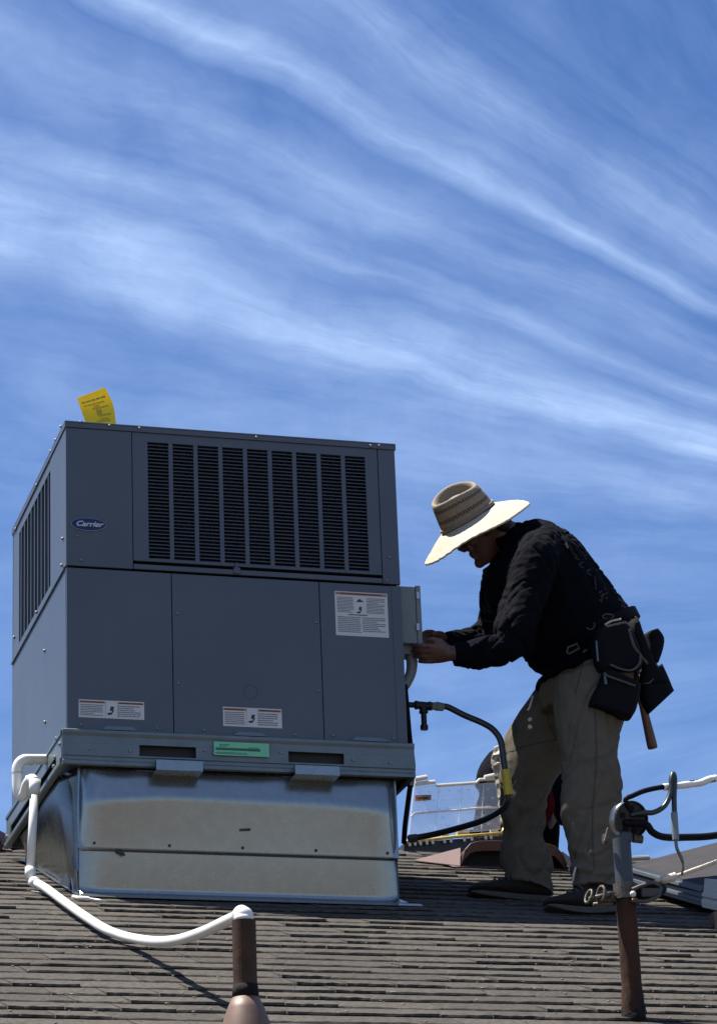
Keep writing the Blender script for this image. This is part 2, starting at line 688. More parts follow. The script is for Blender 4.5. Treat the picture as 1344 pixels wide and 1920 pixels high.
for p in single:
    _, s, x, vi, js, ja = p
    o = bpy.data.objects.new('shingle', variants[vi][2])
    col.objects.link(o)
    o.parent = roof
    o.rotation_euler = (R(20), ja, ja * .8)
    o.location = rp(x, s + js, 0) - org
fv, ff = [], []
for p in rest:
    _, s, x, vi, js, ja = p
    n0 = len(fv)
    me = variants[vi][2]
    for v in me.vertices:
        fv.append(tuple(rp(x + v.co.x, s + js + v.co.y, v.co.z)))
    for q in me.polygons:
        ff.append(tuple(i + n0 for i in q.vertices))
mb = MB()
mb.v, mb.f = fv, ff
so = mb.build('shingle_field', M['shingle'], roof)
so['kind'] = 'stuff'
# ridge caps and back slope covering
x = XL
while x < XR - .1:
    mb = MB()
    t = .006
    for sgn in (-1, 1):
        pass
    y0, z0 = RIDGE_Y, ROOF_C + ROOF_T * RIDGE_Y
    rg = []
    for xx, lift in ((x, .010), (x + .26, .004)):
        L = .13
        rg.append([(xx, y0 - L * .94, z0 - L * .342 + lift), (xx, y0, z0 + .006 + lift), (xx, y0 + L * .94, z0 - L * .342 + lift),
                   (xx, y0 + L * .94, z0 - L * .342 + lift - t), (xx, y0, z0 + lift - t + .006), (xx, y0 - L * .94, z0 - L * .342 + lift - t)])
    mb.loft(rg)
    mb.build('ridge_cap', M['shingle'], roof)
    x += .25
mb = MB()
for i in range(150):
    q = on_roof(random.uniform(0, 1344), random.uniform(1735, 1918), .008)
    sz = random.uniform(.002, .0045)
    mb.sphere(q, sz, 6, 4, (random.uniform(.7, 1.8), random.uniform(.7, 1.3), .6))
q = on_roof(738, 1861, .006)
mb.sphere(q, .008, 8, 5, (1.4, .8, .5))
q = on_roof(1022, 1783, .006)
mb.sphere(q, .006, 8, 5, (1.2, .8, .6))
tag(mb.build('roof_debris', M['debris'], None), kind='stuff')

# ------------------------------------------------------------------ rooftop unit
W, D, H, HM = 1.2, 1.107, 1.129, 0.588
unit = thing('rooftop_air_conditioner', (0, 0, -.121), 'large grey packaged air conditioner with louvred grille standing on a metal curb', 'air conditioner')


def fx(px, py):
    v = at(px, py, 0)
    return v.x, v.z


def lx(px, py):
    v = atX(px, py, 0)
    return v.y, v.z


# inner shell, 12 mm behind the outer panels
mb = MB().box(.012, W - .004, .012, D - .004, .002, HM - .002)
mb.box(.03, W - .03, .16, D - .03, HM + .002, H - .004)
mb.build('inner_shell', M['paint_dark'], unit)
g = .0028


def panel(name, x0, x1, z0, z1, y0=0.0, y1=.011, m='paint', parent=unit, bev=.0018):
    return MB().box(x0 + g / 2, x1 - g / 2, y0, y1, z0 + g / 2, z1 - g / 2).build(name, M[m], parent, bevel=bev)


# top cover with turned-down lip
mb = MB().box(-.004, W + .004, -.004, D + .004, H - .006, H)
mb.box(-.004, W + .004, -.004, .001, H - .024, H - .0063)
mb.box(-.004, .001, .0012, D + .004, H - .024, H - .0063)
mb.box(W - .001, W + .004, .0012, D + .004, H - .024, H - .0063)
mb.build('top_cover', M['paint'], unit, bevel=.0015)
# upper tier front
xs0 = fx(249, 930)[0]
xs1 = fx(712, 960)[0]
zgb = fx(485, 1065)[1]
mb = MB()
mb.box(0, xs0 - g / 2, 0, .012, HM + .003, H - .0245)
mb.build('corner_panel', M['paint'], unit, bevel=.0018)
mb = MB().box(xs1 + g / 2, W, 0, .012, HM + .003, H - .0245)
mb.build('corner_post', M['paint'], unit, bevel=.0018)
MB().box(xs0 + g / 2, xs1 - g / 2, 0, .012, HM + .004, zgb - .011).build('sill_rail', M['paint'], unit, bevel=.0018)
# grille frame: bars between nine louvre columns
gx0, gx1 = xs0 + g / 2, xs1 - g / 2
gz0, gz1 = zgb + .002, H - .0245
c0x, ctz = fx(277, 826)
cbz = fx(297, 1047)[1]
c8x = fx(684.5, 862)[0]
cw = .0755
pitch = (c8x - cw - c0x) / 8
ctz2 = (ctz + fx(664, 857)[1]) / 2
cbz2 = (cbz + fx(672, 1072)[1]) / 2
mb = MB()
mb.box(gx0, gx1, .002, .012, ctz2, gz1)
mb.box(gx0, gx1, .002, .012, gz0, cbz2)
edges = [gx0] + [v for i in range(9) for v in (c0x + pitch * i, c0x + pitch * i + cw)] + [gx1]
for i in range(0, 20, 2):
    mb.box(edges[i], edges[i + 1], .002, .012, cbz2 + .0002, ctz2 - .0002)
grille = mb.build('grille_panel', M['paint'], unit)
MB().box(gx0 + .01, gx1 - .01, .07, .08, gz0, gz1).build('coil', M['paint_dark'], unit)
NSL = 33
sl_h = (ctz2 - cbz2) / NSL
sm = MB()
sm.hexa([(0, .0025, 0), (cw, .0025, 0), (cw, .003, .0024), (0, .003, .0024)], [(0, .022, sl_h * .95), (cw, .022, sl_h * .95), (cw, .022, sl_h * .95 + .0014), (0, .022, sl_h * .95 + .0014)])
slat_me = sm.mesh('slat')
slat_me.materials.append(M['paint'])
for i in range(9):
    for j in range(NSL):
        o = bpy.data.objects.new('slat', slat_me)
        col.objects.link(o)
        o.parent = grille
        o.location = Vector((c0x + pitch * i, 0, cbz2 + sl_h * j)) - wl(unit)
# latch under the grille
v = at(444, 1067, 0)
mb = MB().box(v.x - .012, v.x + .012, -.006, .001, v.z - .018, v.z + .004)
mb.box(v.x - .005, v.x + .005, -.004, .001, v.z + .0042, v.z + .022)
mb.build('latch', M['paint'], unit, bevel=.001)
# lower access panels
xa, xb = fx(324, 1220)[0], fx(603, 1235)[0]
ps = [(0, xa), (xa, xb), (xb, W)]
for x0, x1 in ps:
    MB().box(x0 + g / 2, x1 - g / 2, 0, .011, .001, HM - .0055).build('access_panel', M['paint'], unit, bevel=.0018)
MB().box(W - .035, W, -.0025, -.0002, .004, HM - .006).build('edge_trim', M['paint'], unit)
# knockout ring
v = at(470, 1297, 0)
mb = MB()
ring = []
for k in range(24):
    a = 2 * math.pi * k / 24
    ring.append((v.x + math.cos(a) * .025, -.0004, v.z + math.sin(a) * .025))
mb.tube(ring + [ring[0]], .0011, 6)
mb.build('knockout', M['paint'], unit)
# left side, facing -x
mb = MB()
ya, _ = lx(95, 980)
yb, _ = lx(36, 1100)
gt = (lx(95, 878)[1] + lx(36, 1003)[1]) / 2
gb_ = (lx(95, 1090)[1] + lx(36, 1212)[1]) / 2
mb.box(0, .011, .0125, ya, HM + .004, H - .0245)
mb.build('side_post', M['paint'], unit, bevel=.0015)
mb = MB()
mb.box(.001, .011, ya + .002, D, gt, H - .0245)
mb.box(.001, .011, ya + .002, D, HM + .004, gb_)
mb.box(.001, .011, yb, D, gb_ + .0003, gt - .0003)
sg = mb.build('side_grille', M['paint'], unit)
MB().box(.04, .05, ya, D - .01, HM + .01, H - .03).build('side_coil', M['coil'], unit)
NB = 9
for i in range(NB):
    yy = ya + .012 + (yb - ya - .02) * (i + .5) / NB
    b = MB().box(.0005, .012, yy - .0055, yy + .0055, gb_ + .0005, gt - .0005)
    b.build('bar', M['paint'], sg, bevel=.0015)
MB().box(0, .0115, .0115, D, .001, HM - .006).build('side_panel', M['paint'], unit, bevel=.0018)
mb = MB().box(-.006, 0.0, .02, D, HM - .004, HM + .0035)
mb.build('drip_ledge', M['paint'], unit)
# right side + back skins
MB().box(W - .0035, W, .0125, D, .001, HM - .003).build('right_panel', M['paint'], unit)
MB().box(W - .0035, W, .0125, D, HM + .003, H - .0245).build('right_upper_panel', M['paint'], unit)
MB().box(.0, W, D - .0035, D, .001, H - .0245).build('back_panel', M['paint'], unit)
# screws
mb = MB()
for p in ((152, 791), (206, 798), (262, 803), (481, 820), (695, 836), (711, 836)):
    mb.disc_box(at(p[0], p[1], -.004), (0, -1, 0), .006, .004)
for p in ((146, 1005), (153, 1050), (730, 1045), (725, 1088), (592, 1167), (597, 1296), (333, 1150), (335, 1281), (152, 1359), (295, 1366), (382, 1369), (553, 1378), (625, 1380), (738, 1385), (745, 1100)):
    mb.disc_box(at(p[0], p[1], 0), (0, -1, 0), .0058, .004)
for p in ((119, 1010), (117, 1060), (85, 1220), (86, 1354), (116, 800), (106, 825), (97, 846), (70, 910), (31, 992), (28, 1195), (70, 1148)):
    mb.disc_box(atX(p[0], p[1], 0), (-1, 0, 0), .0065, .006)
sc = mb.build('screws', M['screw'], unit, smooth=True)
sc['kind'] = 'stuff'


# labels
def text_rows(mb, x0, x1, z0, z1, rows, y, rng, fill=.5):
    for r_ in range(rows):
        zc = z1 - (z1 - z0) * (r_ + .5) / rows
        hh = (z1 - z0) / rows * fill / 2
        x = x0
        end = x1 - rng.random() * (x1 - x0) * (.45 if rng.random() < .3 else .06)
        while x < end - .002:
            w = rng.uniform(.003, .009)
            mb.box(x, min(x + w, end), y - .0003, y, zc - hh, zc + hh)
            x += w + .0014


def warning_label(pxa, pxb, kind, seed):
    rng = random.Random(seed)
    A, B = at(*pxa, 0), at(*pxb, 0)
    x0, x1, z1, z0 = A.x, B.x, A.z, B.z
    y = -.0006
    w = x1 - x0
    h = z1 - z0
    lab = MB().box(x0, x1, y, -.0001, z0, z1).build('warning_label', M['label'], unit)
    o, t, p = MB(), MB(), MB()
    yo = y - .0002
    if kind == 'wide':
        bh = h * .115
        o.box(x0 + .002, x0 + w * .40, yo - .0002, yo, z1 - bh - .004, z1 - .004)
        o.box(x0 + w * .60, x1 - .002, yo - .0002, yo, z1 - bh - .004, z1 - .004)
        text_rows(p, x0 + .006, x0 + w * .38, z1 - bh - .003, z1 - .005, 1, yo - .0004, rng, .7)
        text_rows(p, x0 + w * .62, x1 - .006, z1 - bh - .003, z1 - .005, 1, yo - .0004, rng, .7)
        text_rows(t, x0 + .006, x0 + w * .38, z0 + .006, z1 - bh - .008, 7, yo, rng)
        text_rows(t, x0 + w * .60, x1 - .012, z0 + .006, z1 - bh - .008, 6, yo, rng)
        cx, cz = x0 + w * .5, z0 + h * .45
        p.box(x0 + w * .405, x0 + w * .408, yo - .0002, yo, z0 + .004, z1 - .004)
        p.box(x0 + w * .592, x0 + w * .595, yo - .0002, yo, z0 + .004, z1 - .004)
    else:
        bh = h * .055
        o.box(x0 + .003, x1 - .003, yo - .0002, yo, z1 - bh - .003, z1 - .003)
        text_rows(p, x0 + .02, x1 - .02, z1 - bh - .002, z1 - .004, 1, yo - .0004, rng, .6)
        text_rows(t, x0 + .008, x0 + w * .36, z0 + h * .52, z1 - bh - .01, 11, yo, rng)
        text_rows(t, x0 + w * .60, x1 - .008, z0 + h * .52, z1 - bh - .01, 11, yo, rng)
        text_rows(t, x0 + .008, x0 + w * .49, z0 + h * .07, z0 + h * .44, 9, yo, rng)
        text_rows(t, x0 + w * .51, x1 - .008, z0 + h * .10, z0 + h * .44, 8, yo, rng)
        text_rows(p, x0 + w * .25, x0 + w * .62, z0 + h * .46, z0 + h * .50, 1, yo, rng, .6)
        cx, cz = x0 + w * .47, z0 + h * .60
        s = .010
        p.add([(cx - s * 1.4, yo, cz + .028), (cx + s * 1.6, yo, cz + .030), (cx + s * .9, yo, cz + .035), (cx - .2 * s, yo, cz + .041), (cx - s * .8, yo, cz + .034)], [(0, 1, 2, 3, 4)])
    # pictogram: bolt and hand
    s = .011 if kind == 'wide' else .009
    p.add([(cx - s * .2, yo, cz + s * 1.3), (cx + s * .9, yo, cz + s * 1.2), (cx + s * .5, yo, cz + s * .1), (cx + s * .9, yo, cz + s * .2), (cx - s * .1, yo, cz - s * 1.6), (cx + .1 * s, yo, cz - s * .1), (cx - s * .6, yo, cz - .1 * s)],
          [(0, 1, 2, 6), (2, 3, 4, 5), (2, 5, 6)])
    p.add([(cx - s * 1.5, yo, cz - s * 1.0), (cx - s * .2, yo, cz - s * .6), (cx + s * .3, yo, cz - s * 1.2), (cx - s * .9, yo, cz - s * 1.6)], [(0, 1, 2, 3)])
    o.build('heading_band', M['orange'], lab)
    t.build('small_print', M['print'], lab)['kind'] = 'stuff'
    p.build('pictogram', M['print_dark'], lab)


warning_label((148, 1311), (271, 1350), 'wide', 1)
warning_label((418, 1325), (529, 1366), 'wide', 2)
warning_label((627, 1108), (729, 1196), 'tall', 3)

# badge
bc = at(166, 984, 0)


def ellipse(mb, c, a, b, y0, y1, n=40):
    mb.loft([[(c.x + a * math.cos(2 * math.pi * k / n), y, c.z + b * math.sin(2 * math.pi * k / n)) for k in range(n)] for y in (y0, y1)])


mb = MB()
ellipse(mb, bc, .0615, .0235, -.0040, -.0002)
badge = mb.build('logo_badge', M['badge_rim'], unit, bevel=.0008)
mb = MB()
ellipse(mb, bc, .0602, .0222, -.0050, -.0041)
mb.build('badge_face', M['badge'], badge)


def text_mesh(txt, size, shear=0.0, offset=0.0, extrude=.0004):
    cu = bpy.data.curves.new('txt', 'FONT')
    cu.body = txt
    cu.size = size
    cu.shear = shear
    cu.offset = offset
    cu.extrude = extrude
    cu.align_x = 'CENTER'
    cu.align_y = 'CENTER'
    cu.resolution_u = 4
    o = bpy.data.objects.new('tmp_txt', cu)
    col.objects.link(o)
    dg = bpy.context.evaluated_depsgraph_get()
    me = bpy.data.meshes.new_from_object(o.evaluated_get(dg))
    bpy.data.objects.remove(o)
    bpy.data.curves.remove(cu)
    return me


me = text_mesh('Carrier', .0265, .38, .0006)
me.transform(Matrix.Translation((bc.x + .001, -.0058, bc.z + .0005)) @ Matrix.Rotation(R(90), 4, 'X') @ Matrix.Diagonal((1.18, 1.0, 1, 1)))
link_mesh('lettering', me, M['label'], badge)

# base rail: folded galvanised channel with fork slots
rail_o = .018
zt = 0.0
zs0 = (at(262, 1420, -rail_o).z + at(540, 1431, -rail_o).z) / 2
zs1 = (at(262, 1398, -rail_o).z + at(540, 1409, -rail_o).z) / 2
slots = [(at(262, 1408, -rail_o).x, at(368, 1410, -rail_o).x), (at(541, 1420, -rail_o).x, at(645, 1422, -rail_o).x)]
xl, xr = -rail_o, W + rail_o
y0 = -rail_o


def xprof(mb, pts, xa_, xb_):
    mb.loft([[(xa_, y, z) for y, z in pts], [(xb_, y, z) for y, z in pts]])


mb = MB()
# top flange and rolled shoulder
xprof(mb, [(y0 - .004, -.014), (y0 - .004, -.004), (y0 + .004, .0006), (.0, .0008), (.0, -.003), (y0 + .005, -.005), (y0 + .003, -.014)], xl, xr)
xprof(mb, [(y0 - .004, -.0142), (y0 + .003, -.0142), (y0 + .006, zs1 + .002), (y0 + .001, zs1 + .002), (y0 + .001, -.024)], xl, xr)
# slot band
xsx = [xl, slots[0][0], slots[0][1], slots[1][0], slots[1][1], xr]
for i in (0, 2, 4):
    mb.box(xsx[i], xsx[i + 1], y0 + .0012, y0 + .005, zs0, zs1 + .0018)
# lower half with two pressed ribs
xprof(mb, [(y0 + .001, zs0 - .0002), (y0 + .005, zs0 - .0002), (y0 + .005, -.118), (y0 + .02, -.1212), (y0 + .02, -.1235), (y0 - .0035, -.1235), (y0 - .0035, -.112), (y0 + .002, -.107), (y0 + .002, -.096), (y0 - .002, -.093), (y0 - .002, -.088)], xl, xr)
rail = mb.build('base_rail', M['galv_rail'], unit)
# side rails
mb = MB()
for sx, s in ((xl, 1), (xr, -1)):
    def yprof(pts):
        mb.loft([[(sx + s * x, y0 + .0203, z) for x, z in pts], [(sx + s * x, D + rail_o, z) for x, z in pts]])
    yprof([(-.003, -.016), (-.003, -.004), (.004, .0006), (.018, .0006), (.018, -.003), (.005, -.005), (.003, -.016)])
    yprof([(.001, -.0162), (.005, -.0162), (.005, -.062), (.001, -.062)])
    yprof([(-.006, -.104), (-.002, -.098), (.014, -.098), (.014, -.1235), (-.002, -.1235), (-.006, -.118)])
mb.box(xl, xl + .004, y0 + .0203, .10, -.0978, -.0622)
mb.box(xl, xl + .004, .42, .60, -.0978, -.0622)
mb.box(xl, xl + .004, D - .08, D + rail_o, -.0978, -.0622)
mb.box(xr - .004, xr, y0 + .0203, D + rail_o, -.0978, -.0622)
mb.box(xl + .02, xr - .02, D + rail_o - .004, D + rail_o, -.12, 0)
mb.build('side_rail', M['galv_rail'], unit)
MB().box(.02, W - .02, .01, D - .01, -.119, -.001).build('rail_inside', M['paint_dark'], unit)
# hold-down tabs
for pa, pb in (((190, 1372), (258, 1375)), ((437, 1381), (500, 1383)), ((657, 1389), (728, 1393))):
    a, b = at(*pa, -.004), at(*pb, -.004)
    zz = .0009
    mb = MB()
    mb.hexa([(a.x, -.018, zz), (b.x, -.018, zz), (b.x, -.0015, zz), (a.x, -.0015, zz)], [(a.x + .018, -.012, .016), (b.x - .018, -.012, .016), (b.x - .018, -.0015, .016), (a.x + .018, -.0015, .016)])
    mb.build('tab', M['galv_rail'], unit)
# slot brackets
for (ax, ay), (bx_, by) in (((293, 1424), (381, 1447)), ((553, 1434), (637, 1455))):
    a, b = at(ax, ay, -.05), at(bx_, by, -.05)
    mb = MB()
    mb.box(a.x, b.x, -.052, -.050, b.z, a.z)
    mb.box(a.x, b.x, -.0498, .028, b.z - .0008, b.z + .0012)
    mb.box(a.x, b.x, -.0498, -.024, a.z - .002, a.z)
    mb.build('bracket', M['galv'], unit, bevel=.0008)
mb = MB()
for p in ((169, 1404), (244, 1408), (384, 1407), (400, 1412), (526, 1411), (662, 1425), (731, 1430)):
    mb.disc_box(at(p[0], p[1], y0 + .001), (0, -1, 0), .0062, .004)
for p in ((113, 1395), (107, 1385), (104, 1420), (102, 1437), (14, 1568)):
    mb.disc_box(atX(p[0], p[1], xl), (-1, 0, 0), .008, .006)
o = mb.build('rail_screws', M['screw'], unit)
o['kind'] = 'stuff'
# green tag
a, b = at(401, 1390, y0 - .0065), at(505, 1424, y0 - .0065)
gl = MB().box(a.x, b.x, y0 - .0072, y0 - .0062, b.z + .008, a.z).build('green_label', M['green'], unit)
rng = random.Random(4)
mb = MB()
text_rows(mb, a.x + .02, a.x + .06, a.z - .018, a.z - .008, 2, y0 - .0074, rng, .55)
w_ = b.x - a.x
mb.box(a.x + .006, a.x + w_ * .84, y0 - .0077, y0 - .0074, a.z - .030, a.z - .021)
text_rows(mb, a.x + .006, a.x + w_ * .62, b.z + .012, a.z - .036, 2, y0 - .0074, rng, .55)
text_rows(mb, a.x + w_ * .62, a.x + w_ * .82, a.z - .020, a.z - .016, 1, y0 - .0074, rng, .6)
mb.build('small_print', M['green_dark'], gl)['kind'] = 'stuff'

# yellow caution card on the top edge
rng = random.Random(9)
Yc_ = .10
k0, k1, k2, k3 = at(164, 800, Yc_), at(219, 800, Yc_), at(197, 726, Yc_ + .01), at(145, 746, Yc_ + .01)
rowsL, rowsR = catmull([k0, at(153, 770, Yc_ + .012), k3], 5), catmull([k1, at(212, 757, Yc_ + .014), k2], 5)
mb = MB()
n = len(rowsL)
vs = []
for a, b in zip(rowsL, rowsR):
    for t in (0, .5, 1):
        q = a.lerp(b, t)
        vs.append(q + Vector((0, .004 * math.sin(math.pi * t), 0)))
fs = []
for i in range(n - 1):
    for j in range(2):
        fs.append((i * 3 + j, i * 3 + j + 1, (i + 1) * 3 + j + 1, (i + 1) * 3 + j))
off = Vector((0, .0008, 0))
N_ = len(vs)
vs2 = vs + [q + off for q in vs]
fs2 = fs + [tuple(i + N_ for i in f[::-1]) for f in fs]
bd = [0, 1, 2] + [3 * i + 2 for i in range(1, n)] + [3 * (n - 1) + 1, 3 * (n - 1)] + [3 * i for i in range(n - 2, 0, -1)]
for i in range(len(bd)):
    a, b = bd[i], bd[(i + 1) % len(bd)]
    fs2.append((a, b, b + N_, a + N_))
mb.add(vs2, fs2)
card = thing('caution_card', (at(190, 795, Yc_).x, Yc_, H), 'bent yellow card with dark print sticking up above the air conditioner top', 'card')
mb.build('sheet', M['yellow'], card, smooth=False)
mb = MB()
for t0, t1, s0, s1 in ((.72, .78, .08, .9), (.60, .64, .12, .8), (.46, .50, .35, .86), (.30, .44, .45, .62), (.26, .31, .5, .88), (.12, .17, .4, .85), (.52, .56, .4, .6), (.18, .22, .55, .8)):
    def cp(t, s):
        i = t * (n - 1)
        i0 = int(i)
        f = i - i0
        a = rowsL[i0].lerp(rowsL[min(i0 + 1, n - 1)], f)
        b = rowsR[i0].lerp(rowsR[min(i0 + 1, n - 1)], f)
        return a.lerp(b, s) + Vector((0, -.0012 + .004 * math.sin(math.pi * s), 0))
    for q in range(5):
        sa, sb = s0 + (s1 - s0) * q / 5, s0 + (s1 - s0) * (q + .85) / 5
        mb.add([cp(t0, sa), cp(t0, sb), cp(t1, sb), cp(t1, sa)], [(0, 1, 2, 3)])
mb.build('small_print', M['yellow_print'], card)['kind'] = 'stuff'

# ------------------------------------------------------------------ roof curb
cx0, cx1, cy0, cy1 = .046, 1.156, .03, 1.075
curb = thing('roof_curb', (.6, .5, -.566), 'tall galvanised sheet metal curb under the grey air conditioner', 'roof curb')


def bowed_panel(x0, x1, y, z0, z1, prof, nx=28, nz=22, lap=.0, name='panel'):
    """front sheet with a gentle oil-can bow; prof(u,v) -> metres out of plane (towards -y)"""
    mb = MB()
    vs = []
    for j in range(nz + 1):
        for i in range(nx + 1):
            u, v = i / nx, j / nz
            vs.append((x0 + (x1 - x0) * u, y - prof(u, v), z0 + (z1 - z0) * v))
    fs = [(j * (nx + 1) + i, j * (nx + 1) + i + 1, (j + 1) * (nx + 1) + i + 1, (j + 1) * (nx + 1) + i) for j in range(nz) for i in range(nx)]
    mb.add(vs, fs)
    return mb


def edge(u, w=.06):
    return min(1, u / w, (1 - u) / w) if 0 < u < 1 else 0


def smooth01(t):
    t = max(0, min(1, t))
    return t * t * (3 - 2 * t)


def up_prof(u, v):
    # upper sheet: bulges out under the rail and runs back in towards the seam
    e = smooth01(edge(u, .04))
    v0 = .53 + .12 * math.sin(math.pi * u) + .02 * math.sin(9 * u)
    d_ = .029 * (v / v0) ** 1.1 if v < v0 else .029 - .022 * smooth01((v - v0) / (1.08 - v0))
    dimple = .0025 * math.sin(31 * u + 1) * math.sin(13 * u) * smooth01((v - .78) / .2)
    return e * (d_ * (1 + .07 * math.sin(5 * u + 1)) + dimple) + .001


def lo_prof(u, v):
    e = smooth01(edge(u, .05))
    if v < .16:
        return -.004 - .022 * e + .030 * (1 - v / .16) ** 1.6
    t_ = (v - .16) / .84
    return -.004 - .022 * e * (1 - t_) ** 1.1


zseam = -.403
up = bowed_panel(cx0, cx1, cy0, zseam - .006, -.119, up_prof).build('upper_sheet', M['galv'], curb, smooth=True)
lo = bowed_panel(cx0, cx1, cy0, -.566, zseam + .01, lo_prof).build('lower_sheet', M['galv'], curb, smooth=True)
for o in (up, lo):
    s_ = o.modifiers.new('solid', 'SOLIDIFY')
    s_.thickness = .0015
    s_.offset = -1
# left, right, back sheets follow the roof
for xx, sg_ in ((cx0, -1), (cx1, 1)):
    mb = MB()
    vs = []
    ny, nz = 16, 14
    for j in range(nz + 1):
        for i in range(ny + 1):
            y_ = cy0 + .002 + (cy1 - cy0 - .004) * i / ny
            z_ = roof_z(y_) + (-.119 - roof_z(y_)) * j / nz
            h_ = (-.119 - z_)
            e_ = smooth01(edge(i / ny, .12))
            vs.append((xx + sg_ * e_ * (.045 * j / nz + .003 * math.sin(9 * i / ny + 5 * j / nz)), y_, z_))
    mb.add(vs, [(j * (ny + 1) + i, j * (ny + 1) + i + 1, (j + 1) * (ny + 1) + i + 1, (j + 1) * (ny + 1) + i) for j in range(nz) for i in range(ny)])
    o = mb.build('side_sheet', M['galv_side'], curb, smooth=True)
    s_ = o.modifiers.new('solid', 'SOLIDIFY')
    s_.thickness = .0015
MB().box(cx0, cx1, cy1, cy1 + .002, roof_z(cy1), -.119).build('back_sheet', M['galv'], curb)
# corner angles and seam lap
mb = MB()
mb.box(cx0 - .0035, cx0 - .0002, cy0 - .001, cy0 + .045, zseam, -.120)
mb.box(cx0 - .0035, cx0 + .022, cy0 - .0035, cy0 - .0012, zseam + .002, -.120)
mb.box(cx1 - .018, cx1 + .0035, cy0 - .0035, cy0 - .0012, zseam + .002, -.120)
mb.build('corner_angle', M['galv'], curb)
# flange lying on the shingles
mb = MB()
sf0, sf1 = (cy0 - .075) / math.cos(R(20)), cy0 / math.cos(R(20))
mb.hexa([rp(cx0 - .02, sf0, .008), rp(cx1 + .06, sf0, .008), rp(cx1 + .06, sf1 - .04, .010), rp(cx0 - .02, sf1, .010)],
        [rp(cx0 - .02, sf0, .0095), rp(cx1 + .06, sf0, .0095), rp(cx1 + .06, sf1 - .04, .0115), rp(cx0 - .02, sf1, .0115)])
sb = cy1 / math.cos(R(20))
for xa_, xb_ in ((cx1 + .003, cx1 + .03), (cx0 - .02, cx0 - .003)):
    mb.hexa([rp(xa_, sf1 + .002, .009), rp(xb_, sf1 + .002, .009), rp(xb_, sb, .009), rp(xa_, sb, .009)],
            [rp(xa_, sf1 + .002, .0105), rp(xb_, sf1 + .002, .0105), rp(xb_, sb, .0105), rp(xa_, sb, .0105)])
mb.build('flange', M['galv'], curb)
# turned up corner gusset at the left
mb = MB()
q0, q1, q2, q3 = atX(137, 1676, cx0 - .012), atX(131, 1625, cx0 - .006), atX(145, 1632, cx0 - .006), atX(147, 1678, cx0 - .004)
mb.hexa([q0, q3, q2, q1], [p + Vector((.002, .002, 0)) for p in (q0, q3, q2, q1)])
q0, q1, q2 = atX(132, 1672, cx0 - .01), atX(131, 1626, cx0 - .005), atX(112, 1656, cx0 - .02)
mb.loft([[q0, q1, q2], [p + Vector((.002, .001, 0)) for p in (q0, q1, q2)]])
mb.build('corner_gusset', M['galv'], curb)
mb = MB()
for px, py in ((177, 1581), (318, 1586), (455, 1590), (592, 1595), (726, 1600), (313, 1691), (469, 1693), (645, 1700)):
    v = at(px, py, cy0 - .004)
    mb.disc_box(v, (0, -1, 0), .006, .006)
for px, py in ((102, 1600), (123, 1594)):
    mb.disc_box(atX(px, py, cx0 - .001), (-1, 0, 0), .006, .006)
o = mb.build('screws', M['rust_screw'], curb)
o['kind'] = 'stuff'
# scuff marks
mb = MB()
for (xa_, ya_), (xb_, yb_) in (((263, 1534), (282, 1533)), ((450, 1556), (470, 1555)), ((221, 1594), (235, 1602))):
    a, b = at(xa_, ya_, .0115), at(xb_, yb_, .0115)
    d_ = Vector((0, 0, .0042))
    yv = Vector((0, .010, 0))
    mb.hexa([a - d_, b - d_, b + d_, a + d_], [p + yv for p in (a - d_, b - d_, b + d_, a + d_)])
mb.build('stub', M['rust_screw'], curb)
# pale bead added as the sunlit flange edge at the left corner
mb = MB()
mb.tube(catmull([on_roof(138, 1681, .012), on_roof(150, 1684, .012), on_roof(170, 1686, .011), on_roof(192, 1689, .010)], 5), [.006] * 5 + [.008] * 5 + [.005] * 5 + [.003], 8)
mb.build('lit_flange_bead', M['tape'], curb, smooth=True)

# ------------------------------------------------------------------ disconnect box, conduit
db = thing('disconnect_box', (1.26, .12, .35), 'small grey electrical box on the right side of the air conditioner', 'electrical box')
YB = .06
a, b = at(753, 1099, YB), at(792, 1207, YB)
x0b = W + .002
x1b = b.x
mb = MB().box(x0b, x1b - .018, YB, YB + .13, b.z, a.z)
mb.build('box_body', M['galv_box'], db, bevel=.002)
MB().box(x1b - .0178, x1b, YB - .005, YB + .135, b.z - .004, a.z + .004).build('cover', M['galv_box'], db, bevel=.002)
mb = MB()
for py in (1112, 1171):
    v = at(783, py + 5, YB - .005)
    mb.box(v.x - .006, v.x + .006, YB - .010, YB - .0053, v.z - .013, v.z + .013)
mb.build('hasp', M['badge_rim'], db, bevel=.001)
mb = MB().box(x0b + .004, x1b - .03, YB + .03, YB + .10, b.z - .03, b.z - .0005)
mb.build('knockout_plate', M['galv_box'], db)
# elbow conduit fitting hanging under the box
cf = thing('conduit_fitting', at(772, 1265, .12), 'curved grey metal fitting below the electrical box', 'pipe fitting')
pts = catmull([at(768, 1218, .12), at(772, 1240, .12), at(770, 1262, .12), at(760, 1284, .12), at(753, 1292, .12)], 6)
mb = MB().tube(pts, [.022 - .006 * i / (len(pts) - 1) for i in range(len(pts))], 14)
mb.build('elbow', M['galv_box'], cf, smooth=True)
mb = MB().tube([at(768, 1212, .12), at(768, 1226, .12)], .027, 14)
mb.build('collar', M['pipe_black'], cf)
# black whip cable down the right edge
wc = thing('power_cable', at(760, 1560, .12), 'black flexible cable running down beside the right edge of the curb', 'cable')
pts = catmull([at(759, 1285, .10), at(764, 1340, .08), at(768, 1385, .10), at(774, 1440, .16), at(768, 1480, .16), at(764, 1510, .18), at(759, 1550, .2), at(757, 1580, .25)], 8)
MB().tube(pts, .0095, 10).build('cable', M['black'], wc, smooth=True)
MB().tube([at(768, 1474, .16), at(770, 1462, .16)], .014, 10).build('cable_nut', M['pipe_grey'], wc)

